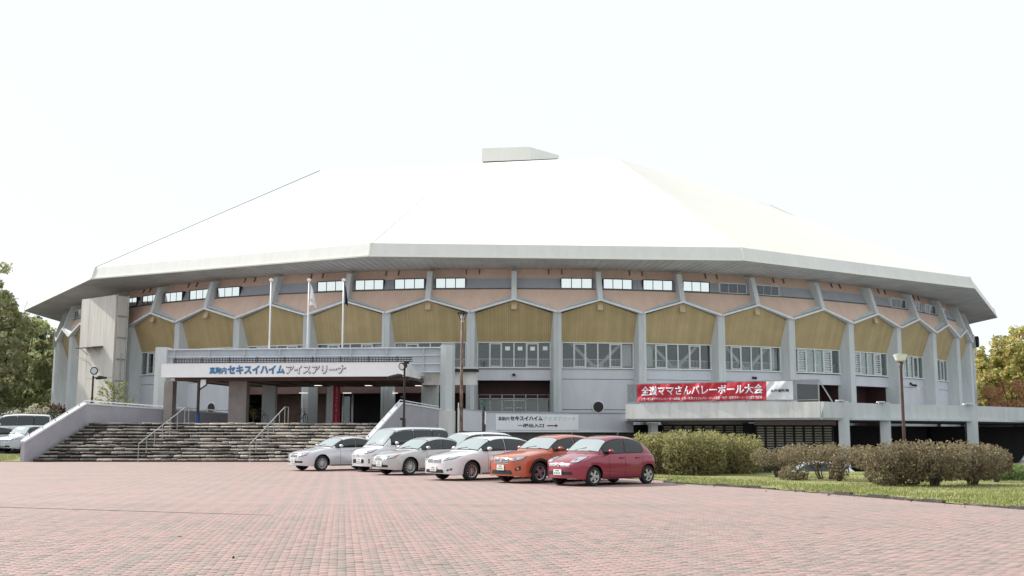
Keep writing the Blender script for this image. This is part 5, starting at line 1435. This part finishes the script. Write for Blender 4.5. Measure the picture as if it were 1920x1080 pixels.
# crimson hatchback
p = front_from_wheel(*wheel_at(1111, 911.5), 1.70, .76, R(HD))
make_car('parked_car', 'small crimson hatchback with round headlamps, nearest of the row', 'car', p, R(HD), L=3.76, W=1.70, H=1.53, fo=.76, wb=2.43, R_=.295, mat=PT['red'], style='five',
  top=[(0, .56), (.06, .68), (.2, .78), (.55, .90), (.95, 1.0), (1.4, 1.02), (2.9, 1.02), (3.45, .98), (3.65, .88), (3.72, .55)],
  cab=(.72, 1.42, 2.75, 3.62, [(.72, .86), (.95, 1.02), (1.2, 1.27), (1.42, 1.41), (1.75, 1.50), (2.1, 1.53), (2.6, 1.50), (2.95, 1.42), (3.25, 1.27), (3.5, 1.05), (3.62, .85)]),
  sidewin=[(1.22, 2.08), (2.17, 2.98)], belt=.96, tum=.17, nf=2.4, nr=2.6, grp=GRP,
  head=[(.38, .70), (.69, .72), (.70, .885), (.43, .875)], grille=[[(.09, .60), (.44, .60), (.44, .67), (.09, .67)]], intake=[[(-.55, .34), (.55, .34), (.50, .44), (-.50, .44)]], plate=(0, .42))
# orange crossover
p = front_from_wheel(*wheel_at(1010, 906), 1.84, .92, R(HD))
make_car('parked_car', 'burnt orange crossover with black wheel arch cladding beside the crimson hatchback', 'car', p, R(HD), L=4.45, W=1.84, H=1.55, fo=.90, wb=2.64, R_=.335, mat=PT['orange'], style='cross', clad=True,
  top=[(0, .66), (.05, .80), (.2, .88), (.7, .98), (1.2, 1.05), (1.7, 1.06), (3.6, 1.08), (4.2, 1.02), (4.38, .9), (4.45, .6)],
  cab=(1.0, 1.85, 3.3, 4.3, [(1.0, .90), (1.25, 1.06), (1.55, 1.28), (1.85, 1.45), (2.2, 1.53), (2.6, 1.56), (3.2, 1.52), (3.7, 1.42), (4.05, 1.2), (4.3, .92)]),
  sidewin=[(1.55, 2.45), (2.55, 3.55)], belt=1.02, nf=2.8, grp=GRP,
  head=[(.46, .70), (.80, .76), (.84, .86), (.46, .80)], grille=[[(-.36, .64), (.36, .64), (.36, .79), (-.36, .79)]], intake=[[(-.52, .28), (.52, .28), (.46, .42), (-.46, .42)]], fog=[[(.60, .40), (.78, .44), (.76, .56), (.62, .50)]], plate=(0, .50))
# white liftback
p = front_from_wheel(*wheel_at(881.5, 901), 1.80, .97, R(HD))
make_car('parked_car', 'white estate car with ten-spoke wheels beside the orange crossover', 'car', p, R(HD), L=4.6, W=1.80, H=1.50, fo=.97, wb=2.70, R_=.325, mat=PT['pearl'], style='ten',
  top=[(0, .58), (.05, .72), (.2, .80), (.7, .92), (1.2, 1.0), (1.7, 1.02), (3.8, 1.03), (4.35, .98), (4.52, .88), (4.6, .55)],
  cab=(.92, 1.85, 3.4, 4.45, [(.92, .86), (1.2, 1.02), (1.5, 1.22), (1.85, 1.40), (2.2, 1.48), (2.6, 1.50), (3.2, 1.47), (3.8, 1.34), (4.2, 1.12), (4.45, .86)]),
  sidewin=[(1.50, 2.45), (2.54, 3.60)], belt=.98, nf=2.6, grp=GRP,
  head=[(.44, .66), (.80, .74), (.84, .84), (.46, .74)], grille=[[(-.36, .60), (.36, .60), (.40, .72), (-.40, .72)]], intake=[[(-.50, .26), (.50, .26), (.46, .38), (-.46, .38)]], fog=[[(.60, .32), (.76, .36), (.76, .43), (.60, .38)]], plate=(0, .40))
# tall white wagon behind
p = front_from_wheel(*wheel_at(850, 889), 1.72, .85, R(HD))
make_car('parked_car', 'tall white wagon half hidden between the white estate and the grey silver coupe', 'car', p, R(HD), L=4.4, W=1.70, H=1.64, fo=.85, wb=2.75, R_=.315, mat=PT['white'], style='steel',
  top=[(0, .62), (.05, .78), (.2, .86), (.7, .98), (1.1, 1.06), (1.6, 1.08), (3.8, 1.08), (4.25, 1.04), (4.36, .95), (4.4, .6)],
  cab=(.75, 1.65, 3.9, 4.38, [(.75, .92), (1.0, 1.08), (1.35, 1.34), (1.65, 1.54), (2.0, 1.62), (2.6, 1.65), (3.6, 1.62), (4.0, 1.54), (4.2, 1.36), (4.38, .95)]),
  sidewin=[(1.35, 2.30), (2.40, 3.40), (3.48, 4.0)], belt=1.06, tum=.13, nf=2.8, grp=GRP,
  head=[(.44, .72), (.76, .80), (.80, .90), (.46, .80)], grille=[[(-.34, .66), (.34, .66), (.36, .76), (-.36, .76)]], intake=[[(-.46, .30), (.46, .30), (.44, .40), (-.44, .40)]], plate=(0, .45))
# grey silver sedan with amber indicators
p = front_from_wheel(*wheel_at(766.5, 891), 1.78, .92, R(HD))
make_car('parked_car', 'grey silver saloon with orange indicators and dark twelve-spoke wheels', 'car', p, R(HD), L=4.4, W=1.78, H=1.45, fo=.92, wb=2.6, R_=.325, mat=PT['silver2'], style='twelve',
  top=[(0, .52), (.05, .66), (.2, .76), (.7, .88), (1.2, .96), (1.7, .99), (3.6, 1.0), (4.2, .97), (4.35, .85), (4.4, .5)],
  cab=(.98, 1.85, 3.0, 4.1, [(.98, .82), (1.25, .98), (1.55, 1.18), (1.85, 1.34), (2.15, 1.42), (2.5, 1.45), (3.0, 1.41), (3.5, 1.25), (3.9, 1.02), (4.1, .86)]),
  sidewin=[(1.52, 2.42), (2.5, 3.35)], belt=.95, nf=2.4, grp=GRP, amber=True,
  head=[(.36, .60), (.78, .66), (.80, .80), (.38, .70)], grille=[[(-.22, .58), (.22, .58), (.24, .70), (-.24, .70)]], intake=[[(-.58, .30), (.58, .30), (.54, .40), (-.54, .40)]], plate=(-.12, .42))
# silver box van
p = front_from_wheel(*wheel_at(720, 885), 1.74, .80, R(HD))
make_car('parked_van', 'tall silvery white box wagon with long dark side windows', 'van', p, R(HD), L=4.4, W=1.74, H=1.84, fo=.80, wb=2.75, R_=.31, mat=PT['silver'] if 0 else paint('silver_white', (.70, .70, .74), .25), style='steel', body_n=6.5,
  top=[(0, .66), (.05, .82), (.2, .92), (.55, 1.02), (.9, 1.10), (1.3, 1.12), (3.9, 1.12), (4.3, 1.08), (4.37, .95), (4.4, .6)],
  cab=(.50, 1.35, 4.1, 4.40, [(.50, .95), (.7, 1.12), (1.0, 1.44), (1.35, 1.74), (1.7, 1.81), (2.4, 1.85), (3.8, 1.83), (4.15, 1.78), (4.3, 1.5), (4.40, 1.0)]),
  sidewin=[(1.12, 2.2), (2.28, 3.2), (3.27, 4.1)], belt=1.10, tum=.09, nf=2.8, grp=GRP,
  head=[(.42, .74), (.76, .82), (.78, .94), (.44, .84)], grille=[[(-.40, .66), (.40, .66), (.40, .70), (-.40, .70)]], intake=[[(-.40, .36), (.40, .36), (.40, .52), (-.40, .52)]], fog=[[(.62, .36), (.68, .36), (.68, .54), (.62, .54)]], plate=(-.1, .46))
# silver saloon far left of the row
p = front_from_wheel(*wheel_at(601.5, 883), 1.80, .9, R(HD))
make_car('parked_car', 'pale silver saloon at the far left end of the row', 'car', p, R(HD), L=4.6, W=1.80, H=1.46, fo=.90, wb=2.78, R_=.325, mat=PT['silver'], style='twelve',
  top=[(0, .54), (.05, .68), (.2, .78), (.7, .90), (1.2, .98), (1.8, 1.0), (3.8, 1.02), (4.4, .98), (4.55, .85), (4.6, .5)],
  cab=(1.05, 1.95, 3.1, 4.2, [(1.05, .84), (1.3, .99), (1.6, 1.18), (1.95, 1.36), (2.25, 1.43), (2.6, 1.46), (3.1, 1.42), (3.6, 1.26), (4.0, 1.04), (4.2, .88)]),
  sidewin=[(1.60, 2.55), (2.63, 3.5)], belt=.96, nf=2.4, grp=GRP,
  head=[(.40, .58), (.74, .66), (.76, .80), (.40, .74)], grille=[[(-.26, .58), (.26, .58), (.30, .74), (-.30, .74)]], intake=[[(.16, .34), (.60, .34), (.60, .42), (.16, .42)]], plate=(0, .42))
# left car park
GR2 = 'cars in the car park left of the steps'
SED = dict(L=4.4, W=1.7, H=1.5, fo=.85, wb=2.6, R_=.31, top=[(0, .56), (.05, .70), (.2, .78), (.7, .90), (1.2, 1.0), (1.7, 1.02), (3.7, 1.03), (4.2, .98), (4.35, .88), (4.4, .55)],
  cab=(.9, 1.75, 3.3, 4.25, [(.9, .86), (1.15, 1.02), (1.45, 1.24), (1.75, 1.42), (2.1, 1.49), (2.5, 1.52), (3.1, 1.48), (3.7, 1.32), (4.05, 1.1), (4.25, .86)]),
  sidewin=[(1.42, 2.35), (2.43, 3.5)], belt=.98, nf=2.6, head=[(.44, .66), (.78, .74), (.82, .84), (.46, .76)], grille=[[(-.34, .60), (.34, .60), (.38, .72), (-.38, .72)]], intake=[[(-.5, .28), (.5, .28), (.46, .38), (-.46, .38)]], plate=(0, .42))
VAN = dict(L=4.4, W=1.7, H=1.84, fo=.8, wb=2.75, R_=.31, body_n=6.5, top=[(0, .66), (.05, .82), (.2, .92), (.55, 1.02), (.9, 1.10), (1.3, 1.12), (3.9, 1.12), (4.3, 1.08), (4.37, .95), (4.4, .6)],
  cab=(.50, 1.35, 4.1, 4.40, [(.50, .95), (.7, 1.12), (1.0, 1.44), (1.35, 1.74), (1.7, 1.81), (2.4, 1.85), (3.8, 1.83), (4.15, 1.78), (4.3, 1.5), (4.40, 1.0)]),
  sidewin=[(1.12, 2.2), (2.28, 3.2), (3.27, 4.1)], belt=1.10, tum=.09, nf=2.8, head=[(.42, .74), (.76, .82), (.78, .94), (.44, .84)], grille=[[(-.40, .66), (.40, .66), (.40, .72), (-.40, .72)]], intake=[[(-.40, .36), (.40, .36), (.40, .46), (-.40, .46)]], plate=(0, .46))
HATCH = dict(SED, L=3.7, H=1.55, wb=2.4, top=[(0, .56), (.05, .72), (.2, .84), (.6, .96), (1.0, 1.02), (3.2, 1.03), (3.55, .98), (3.66, .85), (3.7, .55)], cab=(.62, 1.25, 3.0, 3.66, [(.62, .9), (.85, 1.08), (1.05, 1.32), (1.25, 1.48), (1.6, 1.54), (2.6, 1.54), (3.1, 1.46), (3.4, 1.2), (3.66, .9)]), sidewin=[(1.1, 2.0), (2.08, 3.0)])
def carpark(spec, x, y, hd, m, style, label, g_=-.10, cat='car', name='parked_car'):
    make_car(name, label, cat, (x, y), R(hd), mat=PT[m], style=style, grp=GR2, ground=g_, **spec)
carpark(HATCH, -29.25, -65.2, 64, 'paleblue', 'steel', 'pale blue silver hatchback facing the plaza beside the left wing wall', g_=cpz(-64))
carpark(VAN, -34.0, -58.4, 18, 'white', 'steel', 'white wagon with long dark side windows behind the pale blue hatchback', g_=cpz(-57.5), cat='van', name='parked_van')
carpark(SED, -32.6, -54.2, 24, 'redb', 'steel', 'red car mostly hidden behind the left wing wall', g_=cpz(-53.2))
carpark(SED, -32.3, -65.6, 55, 'silver2', 'steel', 'grey silver car cut off at the left edge of the photo', g_=cpz(-64))
# behind the right hedge
make_car('parked_car', 'white car half hidden behind the brown hedge bushes', 'car', (10.9, -79.3), R(6), mat=PT['white'], style='steel', ground=LOW+.01, **SED)
make_car('parked_van', 'dark maroon van in the shade below the terrace at the right edge', 'van', (30.6, -61.4), R(20), mat=PT['dark'], style='steel', ground=LOW+.01, **VAN)

# ================================================================== VEGETATION
def crown_leaves(clusters, per, size, flat=.0):
    C = []
    for (c, r_) in clusters:
        n = int(per*random.uniform(.6, 1.3)); d = RNG.normal(size=(n, 3)); d /= np.linalg.norm(d, axis=1)[:, None]
        C.append(np.array(c)+d*(r_*RNG.uniform(.25, 1.0, n)**.6)[:, None]*np.array([1, 1, .75]))
    C = np.concatenate(C); return cards(C, size, flat=flat)
def tree(x, y, h, rad, kind, label, name='broadleaf_tree', trunk=.28, z0=0., crown0=.3, nclu=95, per=110, size=.24, grp=None, ex=1.0, gap=.0):
    t = thing(name, label, 'tree', (x, y, z0), group=grp); b = MB(); tip = Vector((random.uniform(-.4, .4), random.uniform(-.4, .4), h*.82))
    b.tube([(0, 0, -.2), (.05, .02, h*.2), (tip.x*.4, tip.y*.4, h*.5), tip], [trunk, trunk*.75, trunk*.5, trunk*.12], 9); b.build('trunk', M['bark'], t, smooth=True)
    clus = []
    for k in range(nclu):
        while True:
            p = np.array([random.uniform(-1, 1) for _ in range(3)])
            r2 = (p**2).sum()
            if r2 < 1 and r2 > .18: break
        zc_ = h*(crown0+(1-crown0)/2)+p[2]*h*(1-crown0)/2
        tap = 1-.25*max(0, p[2])
        clus.append(((p[0]*rad*tap*ex, p[1]*rad*tap, zc_), rad*random.uniform(.13, .26)))
    lb = MB()
    for k in range(9):
        c = clus[random.randrange(len(clus))][0]; zz = min(c[2]-.3, h*random.uniform(.28, .6)); lb.tube([(tip.x*zz/h, tip.y*zz/h, zz), ((c[0]*.5), c[1]*.5, (zz+c[2])/2+.3), c], [trunk*.35, trunk*.2, .03], 6)
    lb.build('limbs', M['bark'], t)
    P_, F_, r_ = crown_leaves(clus, per, size)
    quads_mesh('crown', P_, F_, LEAF[kind], r_, parent=t); return t
GT = 'trees behind the car park on the left'
def px_tree(px, Y_, top, rad, kind, label, **k):
    q = at(px, top, Y_); return tree(q.x, q.y, q.z-LOW, rad, kind, label, z0=LOW, **k)
px_tree(-22, -30, 478, 3.6, 'redbrown', 'tall reddish brown tree at the left edge, highest of the left trees', crown0=.25, per=80)
px_tree(48, -6, 588, 3.6, 'greenbrown', 'green brown tree just left of the arena, behind the pale blooms', crown0=.1, grp=GT)
px_tree(92, 6, 592, 4.2, 'greenbrown', 'green tree touching the left eave of the arena', crown0=.1, grp=GT)
px_tree(2, -12, 575, 4.0, 'greenbrown', 'brownish green tree between the tall reddish tree and the arena', crown0=.12, grp=GT)
px_tree(-70, -10, 540, 5, 'greenbrown', 'broad green tree beyond the left edge of the photo', crown0=.1, grp=GT)
px_tree(70, 30, 600, 5.5, 'dark', 'dark tree far behind the left green trees', crown0=.05, grp=GT, size=.34)
px_tree(10, 26, 610, 6, 'dark', 'dark tree far behind the left edge trees', crown0=.05, grp=GT, size=.34)
px_tree(118, 20, 640, 5, 'dark', 'dark tree hidden behind the arena left wall', crown0=.05, grp=GT, size=.34)
px_tree(-170, 15, 600, 6.5, 'greenbrown', 'wide green tree farther beyond the left edge of the photo', crown0=.05, grp=GT)
px_tree(-300, 20, 615, 7, 'dark', 'dark tree farthest out beyond the left edge of the photo', crown0=.05, grp=GT, size=.34)
GR_ = 'trees right of the arena'
px_tree(1868, 14, 630, 4.6, 'autumn', 'yellow green autumn tree right beside the arena wall', crown0=.12, grp=GR_, size=.26, per=110)
px_tree(1925, 8, 602, 5.2, 'autumn', 'taller yellow green tree at the right edge of the photo', crown0=.12, grp=GR_, size=.26, per=110)
px_tree(1838, 30, 668, 4.2, 'autumn', 'small yellow green tree peeping out behind the arena right wall', crown0=.1, grp=GR_, size=.26)
px_tree(2010, 5, 600, 6, 'autumn', 'yellow green tree beyond the right edge of the photo', crown0=.1, grp=GR_, size=.28)
px_tree(2140, 10, 620, 6.5, 'autumn', 'wide yellow green tree farther beyond the right edge of the photo', crown0=.08, grp=GR_, size=.28)
px_tree(1900, 44, 650, 8, 'dark', 'dark tree far behind the autumn trees on the right', crown0=.03, grp=GR_, size=.4)
px_tree(1900, -20, 706, 3.0, 'orange', 'low orange leaved maple in front of the autumn trees', name='maple_tree', crown0=.5, trunk=.16, nclu=34, per=90, size=.16, ex=1.3)
def shrub(x, y, h, rx, ry, kind, label, z0=0., lo=.15, n=2600, size=.05, stems=9, name='shrub', grp=None, boxy=None, cat='shrub', splay=.8, lean=0, drop=0.):
    t = thing(name, label, cat, (x, y, z0), group=grp); C = []; brown = kind == 'hedgebrown'; boxy = boxy or (3.4 if brown else 5.0)
    d = RNG.normal(size=(n, 3)); d /= (np.abs(d)**boxy).sum(1)[:, None]**(1/boxy); r_ = RNG.uniform(0, 1, n)**.28
    d = d*r_[:, None]*np.array([rx, ry, h*(1-lo)/2])+np.array([0, 0, h*(lo+(1-lo)/2)])
    # uneven outline
    ph = RNG.uniform(0, 6, 6); bump = (1 if brown else .5)*.05*np.sin(d[:, 0]*5+ph[0])+.06*np.sin(d[:, 0]*13+d[:, 1]*7+ph[1])+.05*np.sin(d[:, 0]*27+d[:, 1]*15+ph[2])+RNG.normal(0, .04 if brown else .025, len(d))
    d[:, 2] += bump*h*np.clip((d[:, 2]/h-.3), 0, 1); d[:, 0] += lean*d[:, 2]
    keep = np.sin(d[:, 0]*9+ph[3])*np.sin(d[:, 2]*10+ph[4])*np.sin(d[:, 1]*8+ph[5]) > (-.12 if brown else -.3)
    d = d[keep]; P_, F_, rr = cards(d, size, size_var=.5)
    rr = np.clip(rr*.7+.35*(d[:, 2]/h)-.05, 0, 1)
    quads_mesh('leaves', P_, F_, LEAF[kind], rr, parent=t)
    b = MB()
    for k in range(stems):
        a_ = random.uniform(0, 6.28); e = (math.cos(a_)*rx*splay*random.uniform(.3, 1), math.sin(a_)*ry*splay*random.uniform(.3, 1), h*random.uniform(.55, .92))
        mid = (e[0]*.35, e[1]*.35, e[2]*.45); b.tube([(e[0]*.12, e[1]*.12, -.1), mid, e], [.03, .02, .006], 5)
        for q in range(3):
            f_ = (mid[0]+random.uniform(-.3, .3)*rx, mid[1]+random.uniform(-.3, .3)*ry, e[2]*random.uniform(.7, 1)); b.tube([mid, f_], [.012, .004], 4)
    b.build('stems', M['twig'], t); return t
def px_shrub(px, base, wpx, top, kind, label, dep=1.0, **k):
    q = ground_pt(px, base); D_ = q.y-CAM_Y; h = max(.3, at(px, top+3, q.y).z); w = wpx*1.12/F_PX*D_/2; k['n'] = int(k['n']*1.35)
    return shrub(q.x, q.y, h, w, w*dep, kind, label, z0=0.0, **k)
HG = 'bushes of the hedge along the lawn'
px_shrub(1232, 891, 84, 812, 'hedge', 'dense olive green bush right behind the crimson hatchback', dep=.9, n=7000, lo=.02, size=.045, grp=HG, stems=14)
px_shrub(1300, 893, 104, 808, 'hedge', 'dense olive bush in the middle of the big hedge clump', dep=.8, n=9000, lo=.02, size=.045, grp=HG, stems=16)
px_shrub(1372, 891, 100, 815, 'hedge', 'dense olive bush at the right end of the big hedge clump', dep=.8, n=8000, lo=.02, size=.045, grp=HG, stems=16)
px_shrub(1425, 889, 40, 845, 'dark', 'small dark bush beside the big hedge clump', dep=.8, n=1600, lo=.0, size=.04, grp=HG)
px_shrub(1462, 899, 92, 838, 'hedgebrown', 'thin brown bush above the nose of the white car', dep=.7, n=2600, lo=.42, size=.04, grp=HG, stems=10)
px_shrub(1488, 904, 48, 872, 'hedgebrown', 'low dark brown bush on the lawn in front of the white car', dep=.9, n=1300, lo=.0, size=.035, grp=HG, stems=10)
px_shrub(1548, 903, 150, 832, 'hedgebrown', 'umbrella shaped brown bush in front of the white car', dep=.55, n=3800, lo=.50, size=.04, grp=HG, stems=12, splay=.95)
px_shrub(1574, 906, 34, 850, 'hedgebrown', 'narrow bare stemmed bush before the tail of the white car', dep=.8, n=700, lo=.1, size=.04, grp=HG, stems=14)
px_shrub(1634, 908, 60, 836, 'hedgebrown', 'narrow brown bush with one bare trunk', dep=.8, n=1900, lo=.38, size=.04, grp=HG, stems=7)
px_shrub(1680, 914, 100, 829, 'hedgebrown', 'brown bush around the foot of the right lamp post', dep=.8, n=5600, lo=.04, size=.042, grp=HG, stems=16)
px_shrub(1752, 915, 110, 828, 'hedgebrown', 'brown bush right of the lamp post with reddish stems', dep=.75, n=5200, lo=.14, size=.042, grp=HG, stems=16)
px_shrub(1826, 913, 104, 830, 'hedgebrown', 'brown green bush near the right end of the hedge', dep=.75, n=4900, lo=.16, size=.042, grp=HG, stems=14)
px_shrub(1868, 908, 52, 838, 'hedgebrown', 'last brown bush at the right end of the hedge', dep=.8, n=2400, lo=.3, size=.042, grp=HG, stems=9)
px_shrub(1730, 897, 120, 862, 'greenshrub', 'low green shrub growing behind the brown bushes', dep=.5, n=3200, lo=0, size=.04, grp=HG)
px_shrub(1888, 903, 90, 868, 'greenshrub', 'low fresh green shrub right of the hedge', dep=.6, n=3200, lo=0, size=.04, grp=HG)
px_shrub(1816, 899, 90, 862, 'greenshrub', 'low green shrub under the right brown bushes', dep=.5, n=2600, lo=0, size=.04, grp=HG)
# blooms and red shrub by the car park
q = at(40, 790, -47); shrub(q.x, q.y, 1.9, 3.0, 1.0, 'dark', 'dark leafy shrub carrying the pale blooms behind the parked cars', z0=1.4, lo=.0, n=5000, size=.11)
for i, (px, py) in enumerate(((8, 780), (20, 776), (32, 774), (44, 779), (54, 770), (60, 766), (67, 762), (72, 772), (80, 775), (86, 768), (50, 778), (64, 777), (28, 779))):
    q = at(px, py, -48.2); t = thing('hydrangea_bloom', ['lowest left', 'small low left', 'pinkish', 'middle low', 'upper middle', 'high', 'highest', 'round', 'low right', 'far right', 'hidden middle', 'low central', 'small left'][i]+' pale cream flower head on the dark shrub behind the parked cars', 'flower', q, group='pale flower heads')
    C = RNG.normal(size=(60, 3)); C /= np.linalg.norm(C, axis=1)[:, None]; C *= np.array([.26, .2, .2]); P_, F_, r_ = cards(C, .07); quads_mesh('petals', P_, F_, LEAF['white'], r_, parent=t)
    b = MB(); b.tube([(0, 0, -.7), (0, 0, 0)], .015, 5); b.build('stem', M['twig'], t)
q = at(103, 790, -40); shrub(q.x, q.y, 2.2, .7, .7, 'red', 'dark red shrub beside the left wall of the arena', z0=1.6, lo=.1, n=2600, size=.1)
# sapling left of the canopy
def sapling(x, y, z0, h, rad, kind, label, nb=14, size=.09, name='sapling', per=42):
    t = thing(name, label, 'small tree', (x, y, z0)); b = MB(); b.tube([(0, 0, -.1), (.05, 0, h*.55), (0, 0, h*.95)], [.04, .025, .01], 6); C = []
    for k in range(nb):
        a_ = k*2.4; zz = h*(.3+.65*k/nb); L_ = rad*(1.1-.65*k/nb); e = Vector((math.cos(a_)*L_, math.sin(a_)*L_, zz+L_*.28)); s_ = Vector((0, 0, zz*.85)); b.tube([s_, (s_+e)/2+Vector((0, 0, .12)), e], [.015, .01, .004], 4)
        for j in range(per):
            f_ = random.uniform(.25, 1.1); p = s_.lerp(e, f_); C.append((p.x+random.gauss(0, .09), p.y+random.gauss(0, .09), p.z+.12*math.sin(f_*3)+random.gauss(0, .05)))
    b.build('branches', M['twig'], t); P_, F_, r_ = cards(C, size, flat=.5, asp=.4); quads_mesh('leaves', P_, F_, LEAF[kind], r_, parent=t)
q = at(212, 760, -58.0); sapling(q.x, q.y, 2.17, 2.75, 1.35, 'lime', 'yellow green sapling in front of the service tower', nb=18, per=50, size=.085)
q = at(474, 790, -59.0); sapling(q.x, q.y, 2.17, .95, .4, 'yellow', 'small yellow leaved potted plant under the canopy', nb=9, size=.05, name='potted_plant', per=16)
q = at(463, 790, -57.4); sapling(q.x, q.y, 2.17, 1.9, .4, 'lime', 'taller pale green plant behind the yellow potted plant', nb=8, size=.08, name='potted_plant', per=10)
# bicycles on the platform
def bicycle(px, Y_, hd, label):
    q = at(px, 790, Y_); t = thing('bicycle', label, 'bicycle', (q.x, q.y, 2.17), R(hd), 'bicycles under the canopy')
    for x in (-.52, .52):
        b = MB(); b.tube([(x+.32*math.cos(a_), 0, .33+.32*math.sin(a_)) for a_ in np.linspace(0, 2*math.pi, 21)], .018, 5, cap=False); b.build('wheel', M['chassis'], t)
        b = MB()
        for k in range(6): a_ = k*math.pi/3; b.tube([(x, 0, .33), (x+.31*math.cos(a_), 0, .33+.31*math.sin(a_))], .004, 4)
        b.build('spokes', M['steel'], t)
    b = MB(); hub, sx_, cr_, hd_, fr_ = (-.52, 0, .33), (-.18, 0, .82), (-.05, 0, .30), (.36, 0, .82), (.52, 0, .33)
    for a_, c_ in ((hub, sx_), (sx_, cr_), (cr_, hub), (sx_, hd_), (cr_, (.38, 0, .72)), (hd_, fr_)): b.tube([a_, c_], .016, 6)
    b.build('frame', M['darksteel'], t)
    b = MB(); b.tube([(.36, 0, .82), (.33, 0, .98)], .014, 5); b.tube([(.2, -.26, 1.0), (.33, 0, .99), (.2, .26, 1.0)], .013, 5); b.build('handlebar', M['steel'], t)
    b = MB(); b.tube([(-.18, 0, .80), (-.2, 0, .92)], .014, 5); b.prism([(-.34, -.08), (-.08, -.02), (-.08, .02), (-.34, .08)], .92, .96); b.build('saddle', M['chassis'], t)
bicycle(566, -57.5, 75, 'dark bicycle beside the grey hall pillar')
bicycle(488, -57.0, 68, 'dark bicycle beside the yellow potted plant')
